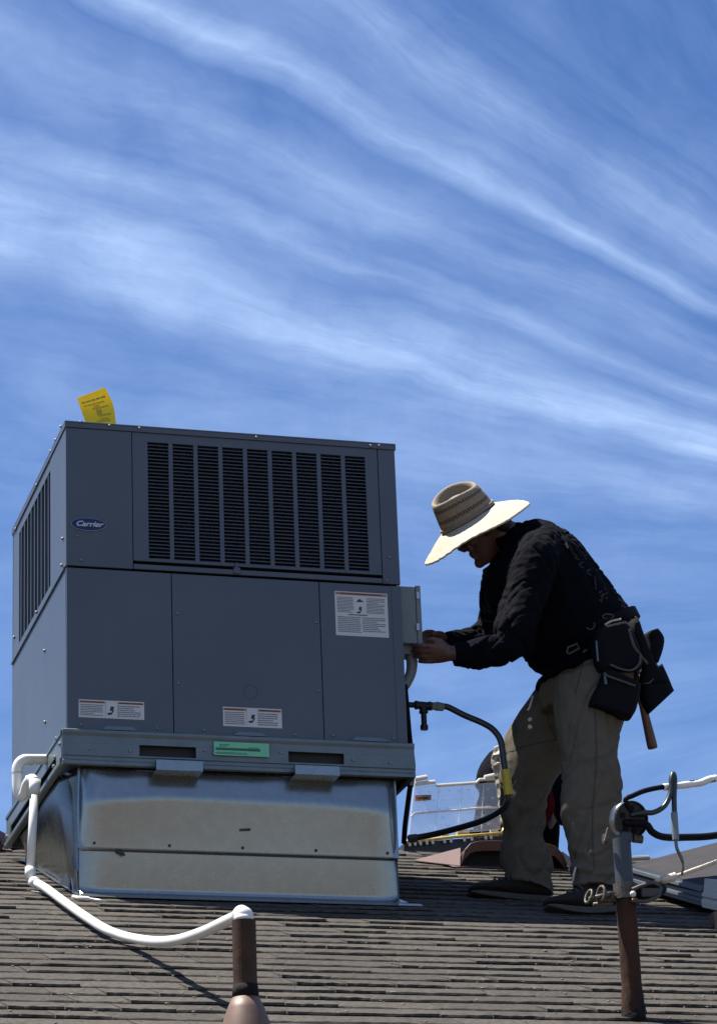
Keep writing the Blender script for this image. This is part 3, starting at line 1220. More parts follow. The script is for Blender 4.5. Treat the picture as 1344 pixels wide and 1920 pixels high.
# ------------------------------------------------------------------ gas line
YG = .20
gas = thing('gas_line', at(800, 1400, YG), 'grey flexible gas hose with black tee looping from the unit past the knee', 'gas pipe')
mb = MB().tube([at(750, 1321, YG), at(784, 1322, YG)], .0105, 12)
mb.build('nipple', M['pipe_black'], gas, smooth=True)
mb = MB()
mb.tube([at(778, 1322, YG), at(782, 1322, YG), at(782.01, 1322, YG), at(803, 1324, YG), at(803.01, 1324, YG), at(808, 1324, YG)], [.016, .016, .0145, .0145, .0165, .0165], 14)
mb.tube([at(793, 1324, YG), at(793.6, 1333, YG), at(793.7, 1333.1, YG), at(794, 1337, YG)], [.0145, .0145, .0165, .0165], 14)
mb.build('tee', M['pipe_black'], gas, smooth=False)
mb = MB().tube([at(794, 1336, YG), at(795, 1360, YG), at(795, 1360.1, YG), at(795, 1368, YG)], [.0105, .0105, .0145, .0145], 12)
mb.build('drip_leg', M['pipe_black'], gas)
mb = MB().tube([at(807, 1324, YG), at(817, 1324, YG), at(817.1, 1324, YG), at(831, 1326, YG)], [.0145, .0145, .017, .015], 6)
mb.build('hex_nut', M['galv_box'], gas)
hp = catmull([at(829, 1325, YG), at(840, 1326, YG), at(870, 1341, YG - .02), at(905, 1356, YG - .04), at(925, 1369, YG - .06), at(938, 1389, YG - .07), at(943, 1420, YG - .07), at(947, 1448, YG - .07), at(953, 1488, YG - .07), at(949, 1508, YG - .05),
              at(935, 1522, YG), at(905, 1538, YG + .1), at(865, 1551, YG + .2), at(810, 1565, YG + .3), at(764, 1573, YG + .34)], 8)
MB().tube(hp, .0115, 12).build('hose', M['hose'], gas, smooth=True)
sp = [at(946.5, 1444, YG - .072), at(949, 1460, YG - .072), at(951, 1475, YG - .072), at(953.5, 1491, YG - .072)]
MB().tube(sp, .0165, 14).build('hang_label', M['sleeve'], gas, smooth=False)
MB().tube([at(782, 1571, YG + .33), at(766, 1573, YG + .34)], .016, 6).build('end_nut', M['pipe_grey'], gas)

# ------------------------------------------------------------------ condensate drain
sh0, sh1 = Vector((-.047, .24, roof_z(.24))), Vector((-.028, -2.306, roof_z(-2.306)))
pn = (sh1 - sh0).cross(SUN_TRAVEL).normalized()


def sunp(px, py):
    d = ray(px, py)
    t = (pn.dot(sh0) - pn.dot(CAM)) / pn.dot(d)
    p = CAM + d * t
    while p.z - roof_z(p.y) < .034:            # keep the pipe clear of the shingles
        t -= .01
        p = CAM + d * t
    return p


pvc = thing('condensate_drain', on_roof(60, 1650), 'white plastic drain pipe sagging from the air conditioner to a brown vent pipe', 'drain pipe')
A_ = sunp(62, 1652)
Bend = sunp(449, 1716)
run = catmull([A_, sunp(86, 1665), sunp(120, 1690), sunp(158, 1717), sunp(200, 1743), sunp(240, 1757), sunp(290, 1765), sunp(335, 1762), sunp(380, 1748), sunp(415, 1732), Bend], 7)
MB().tube(run, .0142, 16).build('sagging_pipe', M['pvc'], pvc, smooth=True)
dirA = (run[4] - run[0]).normalized()
mb = MB().tube([run[0] - dirA * .004, run[0] + dirA * .07], .0185, 16)
mb.sphere(run[0], .0188, 16, 10)
mb.build('lower_elbow', M['pvc'], pvc, smooth=True)
XV = A_.x
YV = A_.y


def pv(px, py):
    return at(px, py, YV)


MB().tube([pv(57, 1642), pv(66, 1474)], .0145, 16).build('riser', M['pvc'], pvc, smooth=True)
mb = MB().tube([pv(57.5, 1648), pv(58, 1626)], .019, 16)
mb.build('coupling', M['pvc'], pvc, smooth=True)
mb = MB().tube([pv(64.5, 1490), pv(66.5, 1462)], .0195, 16)
mb.build('coupling', M['pvc'], pvc, smooth=True)
trapY = YV + .10
mb = MB()
pp = catmull([at(66, 1466, YV), at(60, 1461, YV + .02), at(52, 1470, YV + .05), at(46, 1488, YV + .08), at(38, 1492, trapY), at(34, 1478, trapY), at(33, 1455, trapY), at(34, 1436, trapY), at(44, 1425, trapY), at(62, 1424, trapY + .02), at(95, 1424, trapY + .06)], 6)
mb.tube(pp, .0185, 16)
mb.build('trap', M['pvc'], pvc, smooth=True)
mb = MB().tube([at(57, 1424.5, trapY + .015), at(57.8, 1424.5, trapY + .016)], .0192, 16)
mb.tube([at(33, 1449, trapY), at(33, 1451, trapY)], .0192, 16)
mb.tube([pv(65.2, 1492), pv(65.3, 1490.5)], .0199, 16)
mb.build('joint_ring', M['pvc_grey'], pvc)
mb = MB().tube([at(55, 1455, YV + .03), at(55, 1470, YV + .03)], [.012, .014], 12)
mb.build('cleanout_stub', M['pvc'], pvc, smooth=True)
# cap elbow on the brown pipe
top = sunp(457, 1716)
base_z = roof_z(top.y)
Vp = Vector((top.x, top.y, base_z))
mb = MB().tube([Bend, (Bend * .5 + top * .5) + Vector((0, 0, .004)), top + Vector((0, 0, -.002))], [.0185, .020, .020], 16)
mb.sphere(top + Vector((0, 0, -.002)), .0225, 18, 12)
mb.tube([top + Vector((0, 0, -.002)), at(457, 1728, top.y)], .0225, 18)
mb.build('cap_elbow', M['pvc'], pvc, smooth=True)
# little bracket wire near the lower elbow
MB().tube([on_roof(60, 1671, .008), on_roof(92, 1675, .015)], .003, 6).build('strap', M['screw'], pvc)

vp = thing('vent_pipe', Vp, 'brown vent pipe on a tan cone flashing with the white drain pipe on top', 'vent pipe')
ptop = at(457, 1727, top.y)
pbot = at(460, 1868, top.y)
axx = top.x
rp_ = .0275
MB().tube([(axx, top.y, ptop.z), (axx, top.y, base_z)], rp_, 24).build('pipe', M['brown'], vp, smooth=False)
z1 = pbot.z
mb = MB()
mb.tube([(axx, top.y, z1 + .026), (axx, top.y, z1 + .012), (axx, top.y, z1 - .006)], [rp_ + .0008, rp_ + .003, rp_ + .003], 22)
mb.build('mastic_ring', M['mastic'], vp, smooth=True)
mb = MB()
mb.tube([(axx, top.y, z1 - .004), (axx, top.y, z1 - .03), (axx, top.y, z1 - .09), (axx, top.y, z1 - .14)], [rp_ + .004, rp_ + .016, rp_ + .036, rp_ + .046], 28)
mb.build('cone_flashing', M['cone'], vp, smooth=True)
s0 = (top.y - .16) / math.cos(R(20))
s1 = (top.y + .16) / math.cos(R(20))
mb = MB().hexa([rp(axx - .16, s0, .008), rp(axx + .16, s0, .008), rp(axx + .16, s1, .008), rp(axx - .16, s1, .008)],
               [rp(axx - .16, s0, .010), rp(axx + .16, s0, .010), rp(axx + .16, s1, .010), rp(axx - .16, s1, .010)])
mb.build('flashing_plate', M['cone'], vp)

# ------------------------------------------------------------------ service mast
mb_base = on_roof(1188, 1912)
YM = mb_base.y
XM = mb_base.x
mast = thing('service_mast', mb_base, 'rusty electrical mast with grey upper sleeve and round weatherhead', 'utility mast')


def pm(px, py, dy=0.0):
    return at(px, py, YM + dy)


zc = lambda py: at(1175, py, YM).z
zt_, zj = zc(1574), zc(1690)
MB().tube([(XM, YM, zt_), (XM, YM, zj)], .0238, 24).build('upper_sleeve', M['mast'], mast, smooth=False)
mb = MB()
zs = [zj + .012 - i * (zj + .012 - mb_base.z + .01) / 14 for i in range(15)]
mb.tube([(XM, YM, z) for z in zs], [.0262 + random.uniform(-.0004, .0008) + (.003 if i > 10 else 0) for i in range(15)], 20)
mb.build('lower_pipe', M['rust'], mast, smooth=True)
mb = MB().tube([(XM, YM, mb_base.z + .045), (XM, YM, mb_base.z + .03), (XM, YM, mb_base.z + .01), (XM, YM, mb_base.z - .02)], [.0278, .0295, .032, .044], 18)
me = mb.mesh('pipe_boot')
displace(me, lambda c, nn: .006 * mnoise.noise(c * 60))
link_mesh('pipe_boot', me, M['mastic'], mast, smooth=True)
# weatherhead: rounded hood with a dark face plate
hc = pm(1177, 1537)
hd = (ray(1177, 1537)).normalized()
fn = (Vector((.16, -.95, -.22))).normalized()
e1 = fn.cross(Vector((0, 0, 1))).normalized()
e2 = e1.cross(fn).normalized()
if e2.z < 0:
    e2 = -e2
rh = .050
mb = MB()
mb.lathe([(rh * .35, -.050), (rh * .72, -.040), (rh * .92, -.022), (rh * 1.0, 0), (rh * 1.0, .012)], hc, fn, e1, e2, 28)
mb.build('hood', M['galv'], mast, smooth=True)
mb = MB().lathe([(rh * 1.01, .0125), (rh * 1.0, .020), (rh * .92, .020), (rh * .90, .014), (rh*.05, .014)], hc, fn, e1, e2, 28)
fp = mb.build('face_plate', M['pipe_black'], mast)
mb = MB()
for ang, rr in ((200, .6), (250, .6), (150, .62), (300, .6), (20, .55), (90, .6)):
    c_ = hc + fn * .013 + (e1 * math.cos(R(ang)) + e2 * math.sin(R(ang))) * rh * rr
    mb.tube([c_, c_ + fn * .003], .0085, 10)
mb.build('bushing', M['black'], mast)
mb = MB().box(hc.x - .030, XM + .024, YM - .024, YM + .024, zt_ - .012, zt_ + .016)
mb.build('hub', M['mast'], mast, bevel=.006)
mb = MB().tube([pm(1186, 1572), pm(1203, 1574)], .0115, 12)
mb.build('clamp_bolt', M['clamp'], mast)
mb = MB()
mb.tube([pm(1137, 1573), pm(1130, 1573)], .013, 8)
mb.tube([pm(1133, 1578, -.02), pm(1140, 1552, -.02)], .004, 8)
mb.build('clamp_bolt', M['clamp'], mast)
# pipe clamp
zcl = zc(1672)
mb = MB().tube([(XM, YM, zcl - .022), (XM, YM, zcl + .020)], .031, 22)
mb.build('strap_clamp', M['clamp'], mast)
mb = MB()
mb.tube([pm(1146, 1676, -.02), pm(1128, 1680, -.02), pm(1104, 1686, -.02)], .0065, 10)
rgp = [pm(1126 + 7 * math.sin(t) + 2 * math.cos(t), 1677 - 15 * math.cos(t), -.02 - .012 * math.sin(t)) for t in np.linspace(0, 2 * math.pi, 18)]
mb.tube(rgp, .0042, 8)
rgp = [pm(1103 + 5 * math.sin(t) + 4 * math.cos(t), 1681 - 12 * math.cos(t), -.02 - .01 * math.sin(t)) for t in np.linspace(0, 2 * math.pi, 18)]
mb.tube(rgp, .0038, 8)
mb.tube([pm(1112, 1696, -.01), pm(1148, 1695, -.01)], .006, 8)
mb.build('eye_bolt', M['clamp'], mast, smooth=True)
mb = MB().box(pm(1120, 1690).x, pm(1150, 1690).x, YM - .012, YM + .012, zcl - .025, zcl - .002)
mb.build('clamp_ear', M['clamp'], mast, bevel=.003)

# insulator and dead end
ins = thing('wire_insulator', pm(1215, 1670, -.03), 'dark strain insulator clamped to the mast holding the cream messenger strand', 'insulator')
mb = MB().sphere(pm(1217, 1671, -.012), .050, 20, 12, (1.0, .5, .46), Matrix.Rotation(R(-12), 3, 'Y'))
mb.build('spool', M['black'], ins, smooth=True)
mb = MB()
mb.tube(catmull([pm(1184, 1668, -.04), pm(1205, 1660, -.045), pm(1222, 1655, -.045), pm(1236, 1662, -.03)], 6), .0055, 8)
mb.tube(catmull([pm(1184, 1688, -.04), pm(1210, 1690, -.045), pm(1232, 1680, -.045), pm(1238, 1664, -.03)], 6), .0055, 8)
mb.build('clevis', M['clamp'], ins, smooth=True)
mb = MB().sphere(pm(1186, 1676, -.05), .0085, 10, 8)
mb.build('clevis_pin', M['porcelain'], ins, smooth=True)
mb = MB().box(pm(1192, 1682).x, pm(1226, 1682).x, YM - .045, YM - .035, pm(1200, 1688).z, pm(1200, 1672).z)
mb.build('name_plate', M['binding'], ins, bevel=.002)

strand = thing('messenger_strand', pm(1240, 1650), 'cream twisted strand running from the insulator off to the right', 'wire')
base = catmull([pm(1228, 1652), pm(1256, 1646), pm(1276, 1640), pm(1300, 1631), pm(1344, 1615), pm(1420, 1584), pm(1900, 1390)], 24)
mb = MB()
for kx in range(3):
    pts = []
    for i, p in enumerate(base):
        a = i * .95 + kx * 2.094
        pts.append(p + Vector((0, math.cos(a), math.sin(a))) * .0030)
    mb.tube(pts, .0034, 6)
mb.build('strand', M['rope'], strand, smooth=True)
mb = MB()
for i in range(12):
    q = base[10 + i * 2]
    rgp = [q + Vector((.002 * math.sin(t), math.cos(t), math.sin(t))).normalized() * .0085 for t in np.linspace(0, 2 * math.pi, 12)]
    mb.tube(rgp, random.uniform(.002, .0042), 6)
mb.build('wrap', M['rope'], strand, smooth=True)

# three service conductors
wire_u = thing('upper_service_wire', pm(1190, 1490), 'black wire arching up from the weatherhead with white taped splice', 'wire')
wp = catmull([hc + fn * .01 + e2 * .02, pm(1172, 1500, -.03), pm(1185, 1492, -.03), pm(1210, 1482, -.02), pm(1245, 1475, -.01), pm(1290, 1469), pm(1344, 1460), pm(1450, 1430), pm(1900, 1290)], 10)
MB().tube(wp, .0070, 10).build('wire', M['black'], wire_u, smooth=True)
tp = catmull([pm(1243, 1476, -.011), pm(1265, 1474, -.005), pm(1290, 1471), pm(1312, 1468), pm(1330, 1461), pm(1342, 1459)], 7)
mb = MB().tube(tp, [.0086 + .0016 * random.random() for _ in tp], 12)
mb.build('splice_tape', M['tape'], wire_u, smooth=True)
wire_m = thing('looped_service_wire', pm(1262, 1460), 'grey wire looping up beside the taped splice and down to the strand', 'wire')
wp = catmull([hc + fn * .012 + e1 * .0 + e2 * .012, pm(1205, 1524, -.03), pm(1225, 1523, -.03), pm(1245, 1511, -.03), pm(1256, 1487, -.025), pm(1258, 1462, -.02), pm(1261, 1451, -.015), pm(1264, 1462, -.02), pm(1263, 1500, -.025), pm(1265, 1560, -.025)], 10)
MB().tube(wp, .0072, 10).build('wire', M['hose'], wire_m, smooth=True)
MB().tube([pm(1263, 1524, -.025), pm(1266, 1575, -.025)], .0095, 10).build('connector', M['galv_box'], wire_m, smooth=False)
wp = catmull([pm(1266, 1570, -.025), pm(1268, 1590, -.022), pm(1277, 1610, -.018), pm(1280, 1625, -.014), pm(1277, 1640, -.006)], 8)
MB().tube(wp, [.0048] * 20 + [.0034] * (len(wp) - 20), 8).build('neutral_tail', M['pipe_grey'], wire_m, smooth=True)
wire_l = thing('lower_service_wire', pm(1240, 1570), 'thick black wire drooping from the weatherhead and running level to the right', 'wire')
wp = catmull([hc + fn * .012 + e1 * .02 - e2 * .01, pm(1208, 1545, -.03), pm(1222, 1560, -.03), pm(1242, 1569, -.02), pm(1280, 1570), pm(1344, 1566), pm(1450, 1545), pm(1900, 1420)], 10)
MB().tube(wp, .0098, 10).build('wire', M['black'], wire_l, smooth=True)


# ------------------------------------------------------------------ people: helpers
def oval_rings(spec, n=20):
    """spec rows: (front px, back px, centre Y, half thickness[, yF, yB]); oval cross sections"""
    rings = []
    for row in spec:
        f, b, Y, th = row[:4]
        A, B = at(*f, Y), at(*b, Y)
        c = (A + B) / 2
        u = (A - B) / 2
        s = Vector((0, 1, 0)) * th
        rings.append([c + u * math.cos(2 * math.pi * k / n) + s * math.sin(2 * math.pi * k / n) for k in range(n)])
    return rings


def smooth_rings(rings, k=4):
    n = len(rings[0])
    cols = [catmull([r[j] for r in rings], k) for j in range(n)]
    return [[cols[j][i] for j in range(n)] for i in range(len(cols[0]))]


def limb(mb, pts, rad, n=14, k=5):
    P_ = catmull(pts, k)
    rr = []
    m = len(rad) - 1
    for i in range(len(P_)):
        t = i / (len(P_) - 1) * m
        i0 = min(int(t), m - 1)
        rr.append(rad[i0] + (rad[i0 + 1] - rad[i0]) * (t - i0))
    mb.tube(P_, rr, n)
    mb.sphere(P_[0], rr[0], n, 8)
    mb.sphere(P_[-1], rr[-1], n, 8)


def hand(mb, wrist, d, up_, palm, curl, scale=1.0):
    """d: wrist to fingers, up_: thumb side, palm: direction the palm faces"""
    d, up_, palm = d.normalized(), up_.normalized(), palm.normalized()
    S = scale

    def pt(a, b, c):
        return wrist + (d * a + up_ * b + palm * c) * S
    # palm slab
    rings = []
    for a, hb, hc_ in ((-.01, .024, .019), (.02, .030, .017), (.05, .038, .016), (.085, .040, .013)):
        rings.append([pt(a, hb * math.cos(2 * math.pi * k / 14), hc_ * math.sin(2 * math.pi * k / 14)) for k in range(14)])
    mb.loft(rings)
    L = (.072, .080, .074, .058)
    for i, off in enumerate((.029, .010, -.010, -.029)):
        cu = curl[i]
        p0 = pt(.070, off, 0)
        p1 = pt(.085, off * 1.05, -.002)
        dirn = (d + palm * .15).normalized()
        pts = [p0, p1]
        ax = up_
        ang = 0
        p = p1
        for j, (fr, bend) in enumerate(((.42, .45), (.32, .8), (.26, .6))):
            ang += cu * bend
            dv = (d * math.cos(ang) + palm * math.sin(ang)).normalized()
            p = p + dv * L[i] * fr * S
            pts.append(p)
        rad = [.0098, .0096, .0090, .0082, .0068]
        for q0, q1, ra, rb in zip(pts[:-1], pts[1:], rad[:-1], rad[1:]):
            mb.tube([q0, q1], [ra * S, rb * S], 10)
            mb.sphere(q1, rb * S, 10, 6)
    # thumb leaves the side of the palm near its base
    t0, t1, t2, t3 = pt(.018, .022, .006), pt(.045, .050, .014), pt(.074, .058, .024), pt(.094, .054, .034)
    for q0, q1, ra, rb in ((t0, t1, .0135, .0115), (t1, t2, .0112, .0100), (t2, t3, .0100, .0078)):
        mb.tube([q0, q1], [ra * S, rb * S], 10)
        mb.sphere(q1, rb * S, 10, 6)


# ------------------------------------------------------------------ worker
YC = .13
YN, YF = -.07, .33
worker = thing('person', (at(1030, 1690, YC).x, YC, roof_z(YC)), 'worker in black sweatshirt and straw hat bent over beside the air conditioner', 'person')

# body: head, neck, arms, hands, inner torso and legs in one surface
mb = MB()
HC = at(906, 991, YC - .02)
Uc = (CR * (-.52) + CU * .855).normalized()
Fc = (CR * (-.855) - CU * .52).normalized()
SDE = Uc.cross(Fc).normalized()          # towards one side of the head


def hp_(u, f, s):
    return HC + Uc * u + Fc * f + SDE * s


# skull and face as lofted ovals along the head axis
hr = []
for u, ff_, fb, sw in ((.112, .03, -.01, .02), (.104, .055, -.040, .046), (.085, .075, -.055, .062), (.05, .085, -.078, .072), (.015, .086, -.102, .076), (-.02, .082, -.088, .072), (-.05, .084, -.06, .064),
                       (-.08, .082, -.03, .052), (-.105, .076, .0, .040), (-.118, .066, .03, .026)):
    c_ = hp_(u, (ff_ + fb) / 2, 0)
    hr.append([c_ + Fc * ((ff_ - fb) / 2 * math.cos(2 * math.pi * k / 22)) + SDE * (sw * math.sin(2 * math.pi * k / 22)) for k in range(22)])
mb.loft(smooth_rings(hr, 3))
nose = [hp_(.022, .080, 0), hp_(.002, .094, 0), hp_(-.020, .112, 0), hp_(-.030, .100, 0), hp_(-.034, .085, 0)]
mb.tube(nose, [.007, .0095, .0125, .012, .008], 10)
for s in (-1, 1):
    mb.sphere(hp_(-.026, .094, s * .012), .0095, 10, 7)
    mb.tube([hp_(.032, .083, s * .012), hp_(.034, .086, s * .03), hp_(.028, .074, s * .052)], .0075, 8)
    mb.sphere(hp_(.008, .072, s * .031), .0125, 12, 8)
    mb.sphere(hp_(-.02, .062, s * .042), .022, 12, 8)
    mb.sphere(hp_(-.005, -.012, s * .078), .024, 12, 8, (.5, 1, 1.3))
mb.tube([hp_(-.056, .072, -.026), hp_(-.056, .090, 0), hp_(-.056, .072, .026)], [.006, .0085, .006], 8)
mb.tube([hp_(-.068, .070, -.022), hp_(-.068, .087, 0), hp_(-.068, .070, .022)], [.006, .0095, .006], 8)
mb.sphere(hp_(-.100, .078, 0), .020, 12, 8)
# neck and inner torso
NK = hp_(-.05, -.045, 0)
SH = at(1000, 1030, YC)
limb(mb, [NK, (NK + SH) / 2, SH], [.060, .064, .085])
limb(mb, [at(990, 1060, YC), at(1050, 1120, YC), at(1115, 1215, YC)], [.10, .10, .085])
# arms
near_sh, near_el, near_wr = at(1003, 1050, YN - .02), at(953, 1205, YN - .09), at(848, 1226, YN + .08)
far_sh, far_el, far_wr = at(960, 1060, YF + .02), at(914, 1190, YF + .03), at(836, 1204, YF - .12)
limb(mb, [near_sh, (near_sh + near_el) / 2, near_el], [.055, .05, .04])
limb(mb, [near_el, (near_el + near_wr) / 2, near_wr], [.042, .040, .027])
limb(mb, [far_sh, (far_sh + far_el) / 2, far_el], [.055, .05, .04])
limb(mb, [far_el, (far_el + far_wr) / 2, far_wr], [.036, .032, .026])
hand(mb, at(850, 1227, YN + .08), at(780, 1225, YN + .12) - at(850, 1227, YN + .08), (CU - fw * .35), Vector((.2, 1, .3)), (.5, .55, .6, .75), .98)
hand(mb, at(836, 1203, YF - .12), at(795, 1192, YF - .16) - at(836, 1203, YF - .12), Vector((.1, -.85, .35)), Vector((-.1, -.35, -.9)), (.5, .55, .6, .7), .92)
# pelvis and legs
hipn, hipf = at(1115, 1275, YN + .11), at(1075, 1290, YF - .08)
limb(mb, [at(1115, 1215, YC), hipn], [.075, .065])
limb(mb, [at(1115, 1215, YC), hipf], [.075, .065])
limb(mb, [hipn, at(1105, 1450, YN), at(1112, 1560, YN), at(1115, 1690, YN)], [.065, .055, .052, .036])
limb(mb, [hipf, at(990, 1445, YF - .02), at(980, 1540, YF), at(990, 1672, YF)], [.085, .055, .050, .036])
me = remesh(mb, .0048, 4, 'body')
body = link_mesh('body', me, M['skin'], worker, smooth=True)
# eyes
for s in (-1, 1):
    e_ = MB().sphere(hp_(.008, .0765, s * .031), .0105, 10, 7)
    e_.build('eye', M['hair'], body, smooth=True)
# hair
mb = MB()
hr = []
for u, ff_, fb, sw in ((.105, .05, -.04, .03), (.085, .06, -.060, .066), (.045, .02, -.088, .080), (.0, -.005, -.113, .085), (-.035, -.03, -.098, .076), (-.06, -.055, -.078, .05)):
    c_ = hp_(u, (ff_ + fb) / 2, 0)
    hr.append([c_ + Fc * ((ff_ - fb) / 2 * math.cos(2 * math.pi * k / 20)) + SDE * (sw * math.sin(2 * math.pi * k / 20)) for k in range(20)])
mb.loft(smooth_rings(hr, 3))
mb.build('hair', M['hair'], worker, smooth=True)


def fold_fn(amp, sc, seed, dirv, stretch):
    dirv = dirv.normalized()
    offv = Vector((seed * 3.1, seed * 1.7, seed * .9))

    def f(c, nn):
        t = c.dot(dirv)
        p = (c - dirv * t) * sc + dirv * (t * sc * stretch) + offv
        a = mnoise.noise(p)
        b = mnoise.noise(p * 2.3 + offv)
        return amp * ((1 - abs(a) * 2.2) * .6 + b * .5)
    return f


def crease(c, sc, seed, dirv, amp, width=.10):
    t = c.dot(dirv)
    p = (c - dirv * t) * sc + dirv * (t * sc * .28) + Vector((seed, seed * 2.3, seed * .7))
    a = abs(mnoise.noise(p))
    return -amp * max(0, width - a) / width


# sweatshirt
mb = MB()
tors = [((930, 1046), (984, 980), YC, .075), ((914, 1072), (1006, 980), YC, .13), ((914, 1100), (1034, 994), YC, .19), ((930, 1140), (1068, 1022), YC, .215), ((956, 1178), (1104, 1062), YC, .205), ((978, 1212), (1135, 1102), YC, .195),
        ((998, 1240), (1164, 1138), YC, .19), ((1024, 1256), (1184, 1162), YC, .19), ((1040, 1254), (1194, 1185), YC, .185)]
mb.loft(smooth_rings(oval_rings(tors, 24), 4))
mb.loft(smooth_rings(oval_rings([((1040, 1240), (1185, 1170), YC, .188), ((1024, 1262), (1185, 1195), YC, .184), ((1010, 1276), (1160, 1240), YC, .186), ((1012, 1282), (1120, 1256), YC, .182)], 24), 4))
# sleeves
limb(mb, [at(1012, 1035, YN + .06), near_sh, at(982, 1120, YN - .05), at(962, 1185, YN - .09)], [.085, .086, .076, .070])
slv = [((944, 1178), (986, 1226), YN - .08, .055), ((920, 1192), (950, 1243), YN - .085, .055), ((895, 1200), (912, 1253), YN - .04, .052), ((870, 1204), (880, 1253), YN + .03, .048), ((851, 1207), (852, 1247), YN + .075, .040)]
mb.loft(smooth_rings(oval_rings([((968, 1165), (1000, 1215), YN - .07, .06)] + slv, 18), 4))
limb(mb, [at(975, 1045, YF - .06), far_sh, at(944, 1110, YF + .03), at(928, 1160, YF + .05)], [.085, .082, .066, .060])
mb.sphere(at(928, 1172, YF + .05), .060, 14, 10)
limb(mb, [at(924, 1182, YF + .04), at(885, 1204, YF - .04), at(842, 1206, YF - .115)], [.058, .051, .041])
# chest front between arms
mb.loft(smooth_rings(oval_rings([((908, 1066), (985, 1020), YC + .02, .09), ((904, 1110), (1000, 1060), YC + .03, .12), ((905, 1150), (1010, 1110), YC + .04, .13), ((912, 1182), (1020, 1150), YC + .05, .12)], 20), 4))
# collar
mb.tube([hp_(-.085, -.02, -.055), hp_(-.075, -.075, -.04), hp_(-.07, -.10, 0), hp_(-.075, -.075, .04), hp_(-.085, -.02, .055)], .028, 10)
me = remesh(mb, .0052, 5, 'shirt')
displace(me, fold_fn(.0085, 12, 1, Vector((.45, 0, -.9)), .38))
f2 = fold_fn(.0035, 34, 4, Vector((1, 0, .3)), .3)
displace(me, f2)
displace(me, lambda c, nn: crease(c, 9, 2, Vector((.5, 0, -.86)), .007) + crease(c, 13, 5, Vector((.86, 0, .5)), .005))
shirt = link_mesh('sweatshirt', me, M['navy'], worker, smooth=True)

# trousers
mb = MB()
mb.loft(smooth_rings(oval_rings([((1045, 1240), (1188, 1165), YC, .175), ((1026, 1264), (1196, 1205), YC, .182), ((1014, 1288), (1188, 1262), YC, .185), ((1020, 1330), (1180, 1318), YC, .17)], 24), 4))
legn = [((1038, 1275), (1190, 1245), YN + .07, .115), ((1040, 1310), (1184, 1300), YN + .05, .115), ((1046, 1365), (1166, 1350), YN + .03, .11), ((1052, 1418), (1153, 1412), YN + .01, .095), ((1055, 1462), (1160, 1452), YN, .090), ((1052, 1521), (1160, 1505), YN, .086),
        ((1063, 1566), (1156, 1558), YN, .082), ((1073, 1618), (1151, 1612), YN, .080), ((1075, 1648), (1152, 1648), YN, .082), ((1074, 1662), (1153, 1672), YN, .084)]
mb.loft(smooth_rings(oval_rings(legn, 22), 4))
legf = [((1022, 1268), (1140, 1250), YF - .08, .11), ((1000, 1300), (1118, 1315), YF - .06, .115), ((970, 1340), (1092, 1378), YF - .04, .11), ((946, 1385), (1072, 1424), YF - .02, .10), ((938, 1430), (1042, 1462), YF - .01, .092), ((941, 1487), (1024, 1496), YF, .084), ((943, 1540), (1018, 1536), YF, .080),
        ((941, 1580), (1015, 1576), YF, .078), ((939, 1612), (1029, 1604), YF, .082), ((943, 1630), (1033, 1632), YF, .080), ((946, 1642), (1029, 1648), YF, .078), ((943, 1651), (1036, 1682), YF, .084)]
mb.loft(smooth_rings(oval_rings(legf, 22), 4))
me = remesh(mb, .0054, 4, 'trousers')
kn = at(1105, 1470, YN).z
fa = fold_fn(.0085, 9, 7, Vector((.25, 0, 1)), .30)
fb_ = fold_fn(.0105, 15, 9, Vector((1, .3, .25)), .30)
zcu = at(1030, 1650, YC).z


def troufold(c, nn):
    h_ = c.z - zcu
    low = math.exp(-max(h_, 0) / .12)
    knee = math.exp(-((c.z - kn) / .09) ** 2)
    wv = mnoise.noise(c * 7) * 5
    stack = .0050 * (1 - 2 * abs(math.sin(h_ * 42 + wv * .8 + c.y * 9 + c.x * 5))) * math.exp(-max(h_ - .02, 0) / .07)
    diag = .0060 * math.sin((c.z - kn) * 60 + (c.x - 1.6) * 30 + wv) * math.exp(-((c.z - kn) / .16) ** 2) * max(0, mnoise.noise(c * 5 + Vector((3, 1, 2))) + .35)
    up_ = .006 * math.sin((c.z - kn) * 34 - (c.x - 1.6) * 46 + wv) * math.exp(-((c.z - kn - .42) / .16) ** 2)
    return fa(c, nn) * .55 + fb_(c, nn) * (.15 + .4 * low + .45 * knee) + stack + diag * .6 + up_ * .5


displace(me, troufold)
displace(me, lambda c, nn: crease(c, 8, 3, Vector((.35, 0, .93)), .007, .09) + crease(c, 11, 6, Vector((.8, .2, .5)).normalized(), .007, .09) * min(1, .25 + math.exp(-((c.z - kn) / .15) ** 2) + math.exp(-max(c.z - zcu, 0) / .12)))
trousers = link_mesh('trousers', me, M['khaki'], worker, smooth=True)


def surf_hit(o, px, py):
    d = ray(px, py).normalized()
    org_ = CAM - wl(o)
    ok, loc, nn, _ = o.ray_cast(org_, d)
    return (loc + wl(o), nn) if ok else (None, None)


bpy.context.view_layer.update()


def ribbon(o, mb, pts, w):
    """thin strip of print lying on a garment along pixel points"""
    q = []
    for px, py in pts:
        loc, nn = surf_hit(o, px, py)
        if loc is not None:
            q.append((loc, nn))
    for (a, na), (b, nb) in zip(q[:-1], q[1:]):
        if (a - b).length > .12:
            continue
        t = (b - a).normalized()
        sa = t.cross(na).normalized() * w
        a2, b2 = a + na * .0018, b + nb * .0018
        mb.add([a2 - sa, a2 + sa, b2 + sa, b2 - sa], [(0, 1, 2, 3)])


